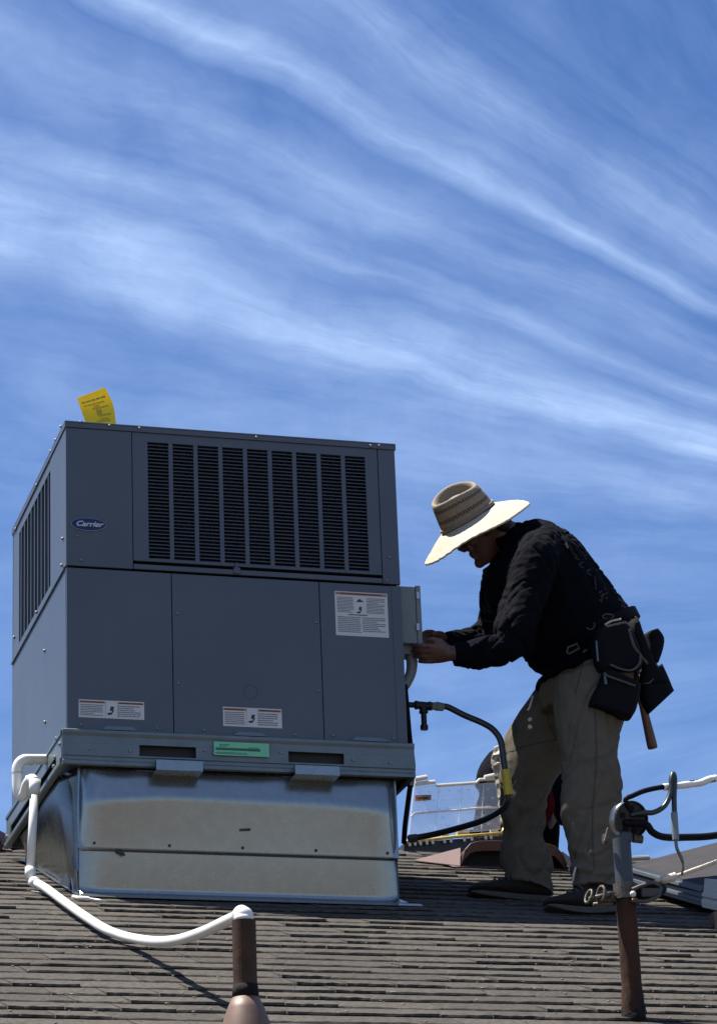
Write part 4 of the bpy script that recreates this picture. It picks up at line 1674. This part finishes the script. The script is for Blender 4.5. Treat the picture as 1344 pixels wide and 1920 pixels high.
mb = MB()
prints = [[(937, 1100), (944, 1118)], [(944, 1118), (934, 1108)], [(934, 1108), (941, 1125)], [(930, 1122), (936, 1141)], [(930, 1122), (938, 1128)], [(938, 1128), (932, 1133)], [(933, 1133), (940, 1138)], [(947, 1084), (949, 1090)],
          [(912, 1108), (909, 1122)], [(912, 1128), (918, 1140)], [(907, 1150), (915, 1144)], [(915, 1144), (921, 1152)], [(905, 1162), (924, 1166)], [(909, 1135), (906, 1148)], [(920, 1140), (926, 1150)]]
for s_ in prints:
    ribbon(shirt, mb, s_, .0026)
back = [[(1038, 1003), (1042, 1015)], [(1060, 1016), (1064, 1028)], [(1066, 1022), (1072, 1034)], [(1072, 1036), (1081, 1044)], [(1076, 1046), (1085, 1050)], [(1084, 1060), (1092, 1054)], [(1086, 1062), (1094, 1066)], [(1098, 1072), (1106, 1068)], [(1100, 1074), (1108, 1080)],
        [(1114, 1082), (1116, 1106)], [(1122, 1112), (1134, 1104)], [(1124, 1118), (1138, 1112)], [(1122, 1126), (1138, 1120)], [(1126, 1130), (1130, 1112)]]
for s_ in back:
    ribbon(shirt, mb, s_, .003)
mb.build('print', M['print_cloth'], shirt)['kind'] = 'stuff'
# trouser seams, pocket stitching and cord
for s_ in ([(946, 1412), (975, 1402), (1010, 1393), (1048, 1386)], [(1020, 1330), (1032, 1365), (1046, 1395), (1052, 1420)], [(1092, 1243), (1086, 1270), (1078, 1302)], [(1112, 1300), (1116, 1360), (1117, 1430), (1112, 1500), (1110, 1560), (1113, 1630)]):
    mb = MB()
    pts = catmull([Vector((x, y, 0)) for x, y in s_], 5)
    ribbon(trousers, mb, [(v.x, v.y) for v in pts], .0018)
    mb.build('seam', M['seam'], trousers)['kind'] = 'stuff'
mb = MB()
for c_ in ((993, 1349), (993, 1363)):
    loc, nn = surf_hit(trousers, *c_)
    if loc is not None:
        mb.disc_box(loc - nn * .001, nn, .009, .004, 10)
mb.build('button', M['porcelain'], trousers)
mb = MB()
pts = []
for c_ in ((1000, 1306), (997, 1316), (993, 1328), (989, 1333)):
    loc, nn = surf_hit(trousers, *c_)
    if loc is not None:
        pts.append(loc + nn * .003)
if len(pts) > 2:
    mb.tube(catmull(pts, 4), .004, 8)
    mb.build('drawcord', M['tape'], trousers, smooth=True)
# torn pale hem at the near leg
mb = MB()
mb.tube(catmull([at(1079, 1626, YN - .03), at(1075, 1640, YN - .03), at(1073, 1653, YN - .02), at(1070, 1658, YN - .02)], 4), [.004] * 8 + [.003] * 5, 8)
mb.build('frayed_hem', M['khaki_lt'], trousers, smooth=True)


# boots
def boot(prof_top, prof_bot, Y, tilt_z):
    """outline in pixels, toe first; width varies along the foot"""
    wds = (.028, .042, .047, .045, .038, .036, .034)
    up_r, so_r = [], []
    for (tpx, bpx), w_ in zip(zip(prof_top, prof_bot), wds):
        T, B = at(*tpx, Y), at(*bpx, Y)
        m_ = B.lerp(T, min(.30, .022 / max((T - B).length, .001)))
        ring = []
        for k in range(16):
            a = 2 * math.pi * k / 16
            c_, s_ = math.cos(a), math.sin(a)
            hgt = (T - m_)
            mid = (T + m_) / 2
            ring.append(mid + hgt / 2 * s_ * (1 if s_ > 0 else 1.0) + Vector((0, w_ * c_ * (1 - .25 * max(0, s_)), 0)))
        up_r.append(ring)
        so_r.append([B + Vector((0, -w_ * 1.08, 0)), B + Vector((0, w_ * 1.08, 0)), m_ + Vector((0, w_ * 1.08, 0)), m_ + Vector((0, -w_ * 1.08, 0))])
    u = MB().loft(smooth_rings(up_r, 3))
    s = MB().loft(smooth_rings(so_r, 3))
    ub = u.build('boot', M['boot'], worker, smooth=True)
    s.build('boot_sole', M['sole'], ub, bevel=.003)
    for i in (2.6, 3.0, 3.4):
        i0 = int(i)
        t_ = i - i0
        T = at(*prof_top[i0], Y).lerp(at(*prof_top[i0 + 1], Y), t_)
        lc = MB().tube(catmull([T + Vector((.004, -.030, -.016)), T + Vector((0, -.016, -.001)), T + Vector((0, 0, .003)), T + Vector((0, .016, -.001)), T + Vector((.004, .030, -.016))], 4), .0028, 6)
        lc.build('lace', M['binding'], ub, smooth=True)


boot([(880, 1663), (892, 1655), (910, 1654), (936, 1648), (965, 1640), (1000, 1640), (1026, 1660)], [(879, 1676), (895, 1682), (915, 1686), (945, 1690), (975, 1692), (1005, 1694), (1028, 1694)], YF - .02, 0)
boot([(1020, 1689), (1032, 1682), (1050, 1678), (1075, 1668), (1098, 1655), (1125, 1650), (1150, 1662)], [(1022, 1702), (1038, 1708), (1058, 1714), (1085, 1717), (1110, 1717), (1135, 1715), (1154, 1713)], YN - .03, 0)

# straw hat
hat_ax = (CR * -.51 + CU * .84 - fw * .13).normalized()
hat_c = at(877, 972, YC - .02)
hF = (Fc - hat_ax * Fc.dot(hat_ax)).normalized()
hS = hat_ax.cross(hF).normalized()
hat_anchor = bpy.data.objects.new('straw_hat', None)
col.objects.link(hat_anchor)
hat_anchor.parent = worker
WLOC[hat_anchor.name] = wl(worker)
hat_anchor['label'] = 'wide brimmed straw hat with patterned crown'


NEAR = 1 if hS.dot(fw) < 0 else -1


def brim_pt(r, a, top):
    # droops all round, a little wavy
    t = (r - .098) / (.212 - .098)
    t = max(0, t)
    dz = -(.034 + .034 * math.cos(a) ** 2) * t ** 1.25 + .006 * math.sin(2 * a + .8) * t * t + .003 * math.sin(5 * a + 1) * t * t + .0009 * math.sin(37 * a) * t + .0007 * math.sin(61 * a + 2) * t
    sF = 1.04
    v = hat_c + hF * (math.cos(a) * r * sF) + hS * (math.sin(a) * r) + hat_ax * (dz + (0 if top else -.0045))
    return v


mb = MB()
na = 96
radii = [.092, .100, .112, .126, .140, .154, .168, .180, .186, .191, .196, .201, .206, .210, .213]
rings = []
for i, r_ in enumerate(radii):
    lift = .0016 if (i > 7 and i % 2) else 0
    rings.append([brim_pt(r_, 2 * math.pi * k / na, True) + hat_ax * lift for k in range(na)])
for r_ in radii[::-1]:
    rings.append([brim_pt(r_, 2 * math.pi * k / na, False) for k in range(na)])
rings.append(rings[0])
mb.loft(rings, cap=False)
mb.build('brim', M['straw'], hat_anchor, smooth=True)
prof = [(.099, -.004, 0), (.0985, .004, .03), (.097, .012, .1), (.094, .035, .30), (.090, .060, .56), (.0865, .080, .78), (.0840, .092, .90), (.081, .0985, .96), (.076, .1005, 1), (.070, .098, 1), (.064, .088, 1), (.060, .076, 1), (.050, .071, 1), (.03, .070, 1), (.008, .070, 1)]
mb = MB()
nc = 64
rings = []
for r_, z_, _v in prof:
    ring = []
    for k in range(nc):
        a = 2 * math.pi * k / nc
        zz = z_ * 1.16 + (-.012 * math.cos(a) ** 2 + .006 * math.cos(a) - .013 * math.sin(a) * NEAR) * (z_ / .1)
        ring.append(hat_c + hF * (math.cos(a) * r_ * 1.10) + hS * (math.sin(a) * r_ * .90) + hat_ax * zz)
    rings.append(ring)
mb.loft(rings, cap=False)
mb.add([rings[-1][k] for k in range(nc)], [tuple(range(nc))])
me = bpy.data.meshes.new('crown')
me.from_pydata(mb.v, [], mb.f)
uvl = me.uv_layers.new(name='UVMap')
nring = len(prof)
for pl in me.polygons:
    vi_ = [me.loops[li].vertex_index for li in pl.loop_indices]
    ks = [v_ % nc for v_ in vi_]
    wrap = max(ks) - min(ks) > nc / 2
    for li, v_ in zip(pl.loop_indices, vi_):
        k_ = v_ % nc
        if wrap and k_ == 0:
            k_ = nc
        uvl.data[li].uv = (k_ / nc, prof[min(v_ // nc, nring - 1)][2] if v_ // nc < nring else 1)
link_mesh('crown', me, M['crown'], hat_anchor, smooth=True)
mb = MB()
for z_, r_ in ((.006, .1005), (.011, .0995)):
    ring = [hat_c + hF * (math.cos(a) * r_ * 1.10) + hS * (math.sin(a) * r_ * .90) + hat_ax * z_ for a in np.linspace(0, 2 * math.pi, 49)]
    mb.tube(ring, .0035, 6)
mb.build('hat_band', M['crown'], hat_anchor, smooth=True)

# tool belt (worn clothing) with pouches
belt = MB()
for row, off in (((1020, 1234, 1186, 1150), 0),):
    rg = oval_rings([((1020, 1228), (1183, 1148), YC, .203), ((1028, 1246), (1192, 1166), YC, .203)], 40)
    inner = oval_rings([((1024, 1228), (1180, 1150), YC, .197), ((1031, 1244), (1188, 1166), YC, .197)], 40)
    belt.loft([rg[0], rg[1], inner[1], inner[0], rg[0]], cap=False)
tb = belt.build('tool_belt', M['nylon'], worker, smooth=True)
mb = MB()
a, b = at(1061, 1219, YC - .20), at(1085, 1204, YC - .20)
mb.tube([at(1062, 1224, YC - .205), at(1064, 1214, YC - .205), at(1081, 1207, YC - .205), at(1085, 1216, YC - .205), at(1066, 1226, YC - .205), at(1062, 1224, YC - .205)], .0035, 6)
mb.build('buckle', M['binding'], tb)
mb = MB()
rgp = [at(1139 + 10 * math.cos(t), 1156 + 4.5 * math.sin(t), YC - .20) for t in np.linspace(0, 2 * math.pi, 16)]
mb.tube(rgp, .0028, 6)
mb.build('ring', M['binding'], tb, smooth=True)
mb = MB()
rgp = [at(1106 + 8 * math.cos(t), 1172 + 8 * math.sin(t), YC - .205) for t in np.linspace(-.6, 2.6, 12)]
mb.tube(rgp, .0022, 6)
mb.build('ring', M['binding'], tb, smooth=True)
mb = MB().tube(catmull([at(1133, 1172, YC - .215), at(1145, 1165, YC - .22), at(1163, 1161, YC - .215)], 5), .0042, 8)
mb.build('tool_grip', M['rope'], tb, smooth=True)


def pouch(outline, Y, th, name='pouch', binding=None, m='nylon', parent=tb, flare=.8):
    """bag: rows of (left px, right px) from the rim down"""
    rg = []
    n_ = len(outline)
    for i, (l_, r_) in enumerate(outline):
        A, B = at(*l_, Y), at(*r_, Y)
        c_, u_ = (A + B) / 2, (B - A) / 2
        t_ = th * (1 - (1 - flare) * i / (n_ - 1))
        ring = []
        for k in range(24):
            a_ = 2 * math.pi * k / 24
            ca, sa = math.cos(a_), math.sin(a_)
            ring.append(c_ + u_ * math.copysign(abs(ca) ** .55, ca) + Vector((0, t_ * math.copysign(abs(sa) ** .6, sa), 0)))
        rg.append(ring)
    mb_ = MB().loft(smooth_rings(rg, 3))
    me_ = mb_.mesh(name)
    ob = link_mesh(name, me_, M[m], parent if parent.parent is None else parent, smooth=True)
    return ob


# sub-parts hang on the belt part
YP = YN - .07
pouch([((1116, 1182), (1172, 1168)), ((1110, 1210), (1192, 1205)), ((1113, 1240), (1202, 1240)), ((1122, 1262), (1200, 1256))], YP + .01, .035)
pouch([((1130, 1258), (1198, 1288)), ((1122, 1280), (1196, 1302)), ((1108, 1308), (1190, 1332)), ((1104, 1322), (1180, 1350))], YP - .02, .042)
pouch([((1176, 1168), (1192, 1160)), ((1196, 1230), (1222, 1240)), ((1200, 1268), (1238, 1262)), ((1196, 1284), (1252, 1280))], YP + .06, .03)
pouch([((1196, 1278), (1236, 1248)), ((1196, 1300), (1248, 1272)), ((1202, 1325), (1256, 1290)), ((1212, 1342), (1260, 1297))], YP + .09, .05)
pouch([((1204, 1192), (1228, 1184)), ((1206, 1212), (1240, 1200)), ((1206, 1235), (1238, 1222)), ((1210, 1250), (1230, 1245))], YC + .05, .05)
mb = MB()
mb.tube(catmull([at(1143, 1246, YP - .03), at(1165, 1255, YP - .035), at(1185, 1256, YP - .035), at(1198, 1244, YP - .03), at(1200, 1226, YP - .025)], 5), .0042, 7)
mb.tube(catmull([at(1132, 1262, YP - .06), at(1140, 1268, YP - .065), at(1165, 1277, YP - .065), at(1190, 1286, YP - .06)], 5), .0042, 7)
mb.tube(catmull([at(1201, 1280, YP + .05), at(1216, 1280, YP + .04), at(1228, 1266, YP + .04), at(1231, 1248, YP + .045), at(1215, 1244, YP + .05)], 5), .0042, 7)
mb.tube(catmull([at(1178, 1180, YP - .02), at(1188, 1212, YP - .02), at(1202, 1232, YP), at(1212, 1244, YP + .03)], 5), .006, 7)
mb.build('binding', M['binding'], tb, smooth=True)
mb = MB().tube([at(1133, 1262, YP - .055), at(1135, 1284, YP - .06)], .006, 8)
mb.tube([at(1150, 1262, YP - .04), at(1158, 1270, YP - .04)], .008, 8)
mb.tube([at(1117, 1202, YP - .028), at(1120, 1240, YP - .03)], .004, 8)
mb.build('pouch_tool', M['pipe_grey'], tb)

ham = thing('hammer', at(1200, 1330, YP + .05), 'wooden handled hammer hanging down from the tool belt pouch', 'hammer')
hd0, hd1 = at(1190, 1262, YP + .095), at(1223, 1403, YP + .095)
ds = (hd1 - hd0)
mb = MB().tube([hd0, hd0 + ds * .4, hd0 + ds * .62, hd0 + ds * .85, hd0 + ds * .97, hd1], [.012, .013, .015, .0175, .0185, .017], 14)
mb.build('handle', M['wood'], ham, smooth=True)
t_ = ds.normalized()
s_ = Vector((0, 1, 0))
mb = MB().tube([hd0 - s_ * .05, hd0 - s_ * .02, hd0 + s_ * .03, hd0 + s_ * .06], [.014, .012, .012, .005], 12)
mb.build('head', M['steel'], ham, smooth=True)

# ------------------------------------------------------------------ second person behind the ridge
YS = RIDGE_Y + .28
p2 = thing('person', (at(990, 1600, YS).x, YS, roof_z(RIDGE_Y) - .1), 'dark clothed crouching figure behind the ridge, mostly hidden by the worker', 'person')


def a2(px, py, dy=0):
    return at(px, py, YS + dy)


mb = MB()
limb(mb, [a2(965, 1490), a2(1000, 1450), a2(1050, 1420)], [.08, .09, .09])
limb(mb, [a2(1050, 1420), a2(1085, 1405), a2(1100, 1400)], [.055, .05, .05])
mb.sphere(a2(1112, 1405), .10, 18, 12, (.85, .75, 1.1), Matrix.Rotation(R(-40), 3, 'Y'))
mb.sphere(a2(1140, 1425), .02, 10, 8)
limb(mb, [a2(1050, 1430, -.15), a2(1085, 1480, -.18), a2(1105, 1545, -.12)], [.05, .04, .028])
limb(mb, [a2(1050, 1430, .15), a2(1080, 1480, .18), a2(1110, 1540, .12)], [.05, .04, .028])
hand(mb, a2(1105, 1545, -.12), a2(1112, 1600, -.12) - a2(1105, 1545, -.12), CR, Vector((0, 1, 0)), (.5, .6, .6, .7), .95)
hand(mb, a2(1110, 1540, .12), a2(1116, 1600, .12) - a2(1110, 1540, .12), CR, Vector((0, -1, 0)), (.5, .6, .6, .7), .95)
limb(mb, [a2(940, 1500, .1), a2(1020, 1500, .12), a2(1015, 1640, .1)], [.085, .06, .045])
limb(mb, [a2(945, 1500, -.1), a2(922, 1560, -.12), a2(915, 1660, -.1)], [.065, .05, .045])
link_mesh('body', remesh(mb, .008, 4, 'body'), M['skin'], p2, smooth=True)
mb = MB()
mb.loft(smooth_rings(oval_rings([((985, 1530), (892, 1462), YS, .13), ((1010, 1510), (906, 1425), YS, .16), ((1030, 1500), (928, 1404), YS, .18), ((1056, 1500), (965, 1392), YS, .19), ((1072, 1470), (1010, 1385), YS, .19), ((1085, 1440), (1060, 1385), YS, .12)], 20), 4))
limb(mb, [a2(1045, 1430, -.14), a2(1050, 1480, -.16), a2(1056, 1535, -.14)], [.06, .045, .034])
limb(mb, [a2(1050, 1430, .15), a2(1080, 1480, .18), a2(1105, 1530, .13)], [.06, .05, .038])
me = remesh(mb, .009, 5, 'sweater')
displace(me, fold_fn(.006, 16, 3, Vector((1, 0, 0)), .4))
link_mesh('sweater', me, M['navy'], p2, smooth=True)
mb = MB()
limb(mb, [a2(940, 1490, -.1), a2(922, 1540, -.11), a2(915, 1660, -.1)], [.085, .075, .060])
limb(mb, [a2(940, 1490, .1), a2(1010, 1490, .12), a2(1024, 1530, .12), a2(1018, 1650, .1)], [.10, .075, .055, .055])
me = remesh(mb, .009, 4, 'trousers')
displace(me, fold_fn(.006, 14, 5, Vector((0, 0, 1)), .4))
link_mesh('trousers', me, M['maroon'], p2, smooth=True)
mb = MB()
limb(mb, [a2(1030, 1486, -.16), a2(1032, 1510, -.17), a2(1026, 1534, -.15)], [.016, .019, .014])
mb.build('red_cloth', M['red'], p2, smooth=True)
mb = MB().sphere(a2(1104, 1395), .102, 18, 12, (.95, .82, .95), Matrix.Rotation(R(-40), 3, 'Y'))
mb.build('hair', M['hair'], p2, smooth=True)

# ------------------------------------------------------------------ clear lidded parts case on the ridge
YO = RIDGE_Y - .02
case = thing('parts_organizer_case', at(850, 1590, YO), 'clear plastic parts case with yellow rim standing open on the roof ridge', 'tool case')


def o2(px, py, dy=0):
    return at(px, py, YO + dy)


def slab(mb_, quad, th):
    mb_.hexa(quad, [p + Vector((0, th, 0)) for p in quad])


lid = MB()
slab(lid, [o2(766, 1568), o2(938, 1556), o2(934, 1467, .06), o2(776, 1473, .06)], .004)
lidp = lid.build('lid', M['clear'], case)
mb = MB()
mb.tube([o2(776, 1470, .06), o2(815, 1466, .06)], .009, 8)
mb.tube([o2(817, 1473, .06), o2(892, 1468, .06), o2(898, 1462, .06), o2(930, 1460, .06)], .007, 8)
mb.build('top_edge', M['white_plastic'], lidp)
mb = MB().tube([o2(766, 1566, -.002), o2(776, 1474, .058)], .0035, 8)
mb.build('side_edge', M['frost'], lidp)
mb = MB()
for (xa_, ya_), (xb_, yb_) in (((858, 1560), (866, 1474)), ((815, 1563), (822, 1476)), ((902, 1556), (906, 1470))):
    mb.tube([o2(xa_, ya_, 0), o2(xb_, yb_, .058)], .0022, 6)
mb.build('moulded_ribs', M['frost'], lidp)['kind'] = 'stuff'
mb = MB()
mb.tube([o2(770, 1532, .025), o2(777, 1525, .03), o2(848, 1520, .03), o2(900, 1515, .03), o2(935, 1514, .03)], .0042, 8)
mb.build('rib', M['white_plastic'], lidp)
mb = MB()
for i in range(8):
    for j in range(5):
        u, v = (i + .5 + .5 * (j % 2)) / 8.5, (j + .5) / 5
        c_ = o2(772, 1562, .0).lerp(o2(934, 1552, .0), u).lerp(o2(778, 1478, .058).lerp(o2(932, 1472, .058), u), v)
        s_ = .0085
        p_ = [c_ + Vector((-s_, -.003, s_ * .5)), c_ + Vector((s_, -.003, s_ * .5)), c_ + Vector((0, -.003, -s_ * .7))]
        mb.loft([p_, [q + Vector((0, .003, 0)) for q in p_]])
o = mb.build('moulded_stops', M['frost'], lidp)
o['kind'] = 'stuff'
mb = MB()
slab(mb, [o2(778, 1502, .035), o2(808, 1500, .035), o2(808, 1490, .042), o2(778, 1491, .042)], .002)
mb.build('orange_sticker', M['orange'], lidp)
mb = MB()
slab(mb, [o2(783, 1498, .034), o2(803, 1497, .034), o2(803, 1494, .036), o2(783, 1495, .036)], .0015)
mb.build('sticker_print', M['print_dark'], lidp)
for (xa_, ya_), (xb_, yb_) in (((777, 1461), (800, 1457)), ((908, 1458), (930, 1453))):
    mb = MB()
    mb.tube([o2(xa_, ya_, .055), o2(xb_, yb_, .055)], .010, 8)
    mb.build('latch', M['white_plastic'], case)
# base tray
mb = MB()
slab(mb, [o2(757, 1606, -.01), o2(946, 1594, -.01), o2(944, 1566, -.01), o2(757, 1580, -.01)], .20)
mb.build('base_tray', M['case_black'], case, bevel=.004)
mb = MB()
mb.tube([o2(757, 1578, -.02), o2(790, 1576, -.02), o2(850, 1569, -.02), o2(942, 1562, -.02)], .0065, 8)
mb.tube(catmull([o2(942, 1562, -.02), o2(946, 1545, .0), o2(943, 1528, .01), o2(948, 1500, .02)], 4), .008, 8)
mb.build('yellow_rim', M['case_yellow'], case, smooth=True)
mb = MB()
for px in (768, 778, 788, 800, 811, 833, 845, 870, 884, 910, 920):
    py = 1583 - (px - 760) * .085
    q = o2(px, py, -.025)
    mb.box(q.x - .005, q.x + .005, q.y - .004, q.y + .004, q.z - .009, q.z + .006)
o = mb.build('hinge_knuckles', M['white_plastic'], case)
o['kind'] = 'stuff'
for pxs, cc in (((858, 880), 'case_yellow'), ((882, 900), 'maroon'), ((905, 918), 'case_black'), ((830, 842), 'white_plastic'), ((920, 934), 'white_plastic')):
    a_, b_ = o2(pxs[0], 1567, .02), o2(pxs[1], 1557, .02)
    MB().box(a_.x, b_.x, a_.y, a_.y + .03, a_.z, b_.z + .004).build('parts_bin', M[cc], case, bevel=.003)

# crumpled pale bag between the case and the leg
mb = MB()
mb.loft(smooth_rings(oval_rings([((926, 1402), (948, 1392), YO - .10, .02), ((922, 1425), (952, 1425), YO - .10, .035), ((928, 1450), (956, 1450), YO - .10, .03), ((934, 1490), (962, 1490), YO - .10, .035), ((936, 1525), (972, 1525), YO - .1, .04), ((938, 1548), (966, 1552), YO - .1, .03)], 16), 4))
me = remesh(mb, .006, 1, 'crumpled_bag')
displace(me, lambda c, nn: .006 * (1 - 2.5 * abs(mnoise.noise(c * 26))) + .003 * mnoise.noise(c * 70))
tag(link_mesh('crumpled_bag', me, M['bag'], None, smooth=False), 'crumpled cream and black plastic bag between the clear case and the worker\'s shin', 'bag')


# ------------------------------------------------------------------ roof vents
def roof_vent(cx_, cyf, w_, label):
    zf = roof_z(cyf)
    t = thing('roof_vent', (cx_, cyf, zf), label, 'roof vent', 'brown hooded vents along the ridge')
    n_ = 18
    hgt = .115
    depth = .22

    def arch(x):
        u = abs(x) / (w_ / 2)
        return hgt * (1 - .10 * u ** 2 - .90 * u ** 10)
    out_r, in_r = [], []
    front, back = [], []
    for i in range(n_ + 1):
        x = -w_ / 2 + w_ * i / n_
        front.append(Vector((cx_ + x, cyf, zf + .006 + arch(x))))
        yb_ = cyf + depth
        back.append(Vector((cx_ + x * .98, yb_, zf - .006 + arch(x) * .97)))
    mb_ = MB()
    vs, fs = [], []
    for dz in (0, -.004):
        for r_ in (front, back):
            vs += [p + Vector((0, 0, dz)) for p in r_]
    m_ = n_ + 1
    for i in range(n_):
        fs.append((i, i + 1, m_ + i + 1, m_ + i))
        fs.append((2 * m_ + i + 1, 2 * m_ + i, 3 * m_ + i, 3 * m_ + i + 1))
        fs.append((i + 1, i, 2 * m_ + i, 2 * m_ + i + 1))
    fs.append((0, m_, 3 * m_, 2 * m_))
    fs.append((n_, 2 * m_ + n_, 3 * m_ + n_, m_ + n_))
    mb_.add(vs, fs)
    mb_.build('hood', M['vent'], t)
    # turned-down lip
    mb_ = MB()
    vs = []
    for p in front:
        vs.append(p + Vector((0, -.003, 0)))
        vs.append(Vector((p.x, p.y + .016, max(zf + .004, p.z - .036))))
    fs = [(2 * i, 2 * i + 2, 2 * i + 3, 2 * i + 1) for i in range(n_)]
    mb_.add(vs, fs)
    o_ = mb_.build('lip', M['vent'], t)
    s__ = o_.modifiers.new('s', 'SOLIDIFY')
    s__.thickness = .002
    # dark screen set back
    mb_ = MB()
    vs = [Vector((p.x, cyf + .06, p.z)) for p in front] + [Vector((cx_ + w_ / 2, cyf + .06, roof_z(cyf + .06))), Vector((cx_ - w_ / 2, cyf + .06, roof_z(cyf + .06)))]
    mb_.loft([vs, [v_ + Vector((0, .004, 0)) for v_ in vs]])
    mb_.build('screen', M['vent_in'], t)
    # side wings sloping to the shingles
    for s in (-1, 1):
        xw = cx_ + s * w_ / 2
        a_ = Vector((xw, cyf - .01, zf + .012))
        b_ = Vector((xw - s * .015, cyf + .02, zf + .092))
        c__ = Vector((xw + s * .125, cyf + .20, roof_z(cyf + .20) + .01))
        d_ = Vector((xw, cyf + depth * .9, roof_z(cyf + depth * .9) + .015))
        mb_ = MB()
        off_ = Vector((0, 0, -.003))
        mb_.loft([[a_, b_, c__], [p + off_ for p in (a_, b_, c__)]])
        mb_.loft([[b_, d_, c__], [p + off_ for p in (b_, d_, c__)]])
        mb_.build('side_wing', M['vent'], t)
    s0_, s1_ = (cyf - .012) / math.cos(R(20)), (cyf + .30) / math.cos(R(20))
    MB().hexa([rp(cx_ - w_ / 2 - .03, s0_, .009), rp(cx_ + w_ / 2 + .03, s0_, .009), rp(cx_ + w_ / 2 + .03, s1_, .009), rp(cx_ - w_ / 2 - .03, s1_, .009)],
              [rp(cx_ - w_ / 2 - .03, s0_, .0105), rp(cx_ + w_ / 2 + .03, s0_, .0105), rp(cx_ + w_ / 2 + .03, s1_, .0105), rp(cx_ - w_ / 2 - .03, s1_, .0105)]).build('base_flange', M['vent'], t)


va, vb = on_roof(861, 1630), on_roof(1066, 1636)
vy = (va.y + vb.y) / 2
roof_vent((at(861, 1628, vy).x + at(1066, 1634, vy).x) / 2, vy, at(1066, 1634, vy).x - at(861, 1628, vy).x, 'brown hooded roof vent with dark mouth behind the worker\'s legs')
vl = on_roof(12, 1598)
roof_vent(on_roof(12, 1598).x - .22, vl.y, .42, 'brown hooded roof vent at the far left behind the drain pipe')

# ------------------------------------------------------------------ raised metal cover at the right
cov = thing('metal_roof_cover', (2.6, .4, roof_z(.4)), 'grey ribbed sheet metal roof cover raised above a dark gap at far right', 'roof cover')


def cvp(px, py, X):
    return atX(px, py, X)


A0 = at(1180, 1622, .75)
B0 = at(1319, 1660, -.02)
# side band runs down slope; three folded steps
A1 = at(1180, 1660, .75)
B1 = at(1316, 1699, -.02)
ribs = [(0, 0), (.14, 0), (.17, .010), (.32, .010), (.35, -.004), (.62, -.004), (.65, .010), (.80, .010), (.83, 0), (1, 0)]
sideN = Vector((-1, -.25, 0)).normalized()
rows = []
for t_, o_ in ribs:
    rows.append((A0.lerp(A1, t_) + sideN * o_, B0.lerp(B1, t_) + sideN * o_))
mb = MB()
vs = []
for a, b in rows:
    vs += [a, b, a - sideN * .03, b - sideN * .03]
m_ = len(rows)
fs = []
for i in range(m_ - 1):
    fs += [(4 * i, 4 * i + 1, 4 * i + 5, 4 * i + 4), (4 * i + 2, 4 * i + 6, 4 * i + 7, 4 * i + 3), (4 * i, 4 * i + 4, 4 * i + 6, 4 * i + 2), (4 * i + 1, 4 * i + 3, 4 * i + 7, 4 * i + 5)]
fs += [(0, 2, 3, 1), (4 * m_ - 4, 4 * m_ - 3, 4 * m_ - 1, 4 * m_ - 2)]
mb.add(vs, fs)
mb.build('ribbed_band', M['metal_cover'], cov)
T1 = at(1450, 1552, .9)
T0 = at(1180, 1620, 1.06)
B2 = at(1450, 1690, .0)
mb = MB()
q = [A0 + Vector((0, .005, .002)), B0 + Vector((0, .005, .002)), B2, T1]
mb.hexa(q, [p + Vector((0, .02, -.03)) for p in q])
mb.build('top_sheet', M['cover_top'], cov)
mb = MB().tube([at(1176, 1610, 1.3), at(1216, 1608, 1.3)], .010, 8)  # pale rod standing in for sunlight on the top edge
mb.build('sunlit_edge', M['cover_white'], cov)
# pale folded end
rows = [(1647, 0), (1672, 0), (1675, .006), (1680, .006), (1683, -.003), (1686, .006), (1692, .006), (1701, 0)]
mb = MB()
vs = []
for py, o_ in rows:
    a, b = at(1320 - (py - 1647) * .08, py, -.07), at(1480, py + 36, -.20)
    vs += [a + sideN * o_, b + sideN * o_, a - sideN * .05 + Vector((.02, 0, 0)), b - sideN * .05]
m_ = len(rows)
fs = []
for i in range(m_ - 1):
    fs += [(4 * i, 4 * i + 1, 4 * i + 5, 4 * i + 4), (4 * i + 2, 4 * i + 6, 4 * i + 7, 4 * i + 3), (4 * i, 4 * i + 4, 4 * i + 6, 4 * i + 2), (4 * i + 1, 4 * i + 3, 4 * i + 7, 4 * i + 5)]
fs += [(0, 2, 3, 1), (4 * m_ - 4, 4 * m_ - 3, 4 * m_ - 1, 4 * m_ - 2)]
mb.add(vs, fs)
mb.build('end_trim', M['cover_white'], cov)
# black sheet put in for the shade under the cover, and a post
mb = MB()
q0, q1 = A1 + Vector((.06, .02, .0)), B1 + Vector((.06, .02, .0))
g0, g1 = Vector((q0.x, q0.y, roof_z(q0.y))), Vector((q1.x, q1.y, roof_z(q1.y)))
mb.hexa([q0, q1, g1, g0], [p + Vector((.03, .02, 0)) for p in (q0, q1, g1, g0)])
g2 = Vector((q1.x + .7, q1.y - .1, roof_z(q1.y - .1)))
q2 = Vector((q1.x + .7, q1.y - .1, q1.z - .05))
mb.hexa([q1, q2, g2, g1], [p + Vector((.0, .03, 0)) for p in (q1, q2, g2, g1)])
mb.build('gap_shade_sheet', M['mastic'], cov)
v0 = on_roof(1340, 1742)
MB().box(v0.x, v0.x + .05, v0.y, v0.y + .05, v0.z - .02, v0.z + .06).build('post', M['cone'], cov)
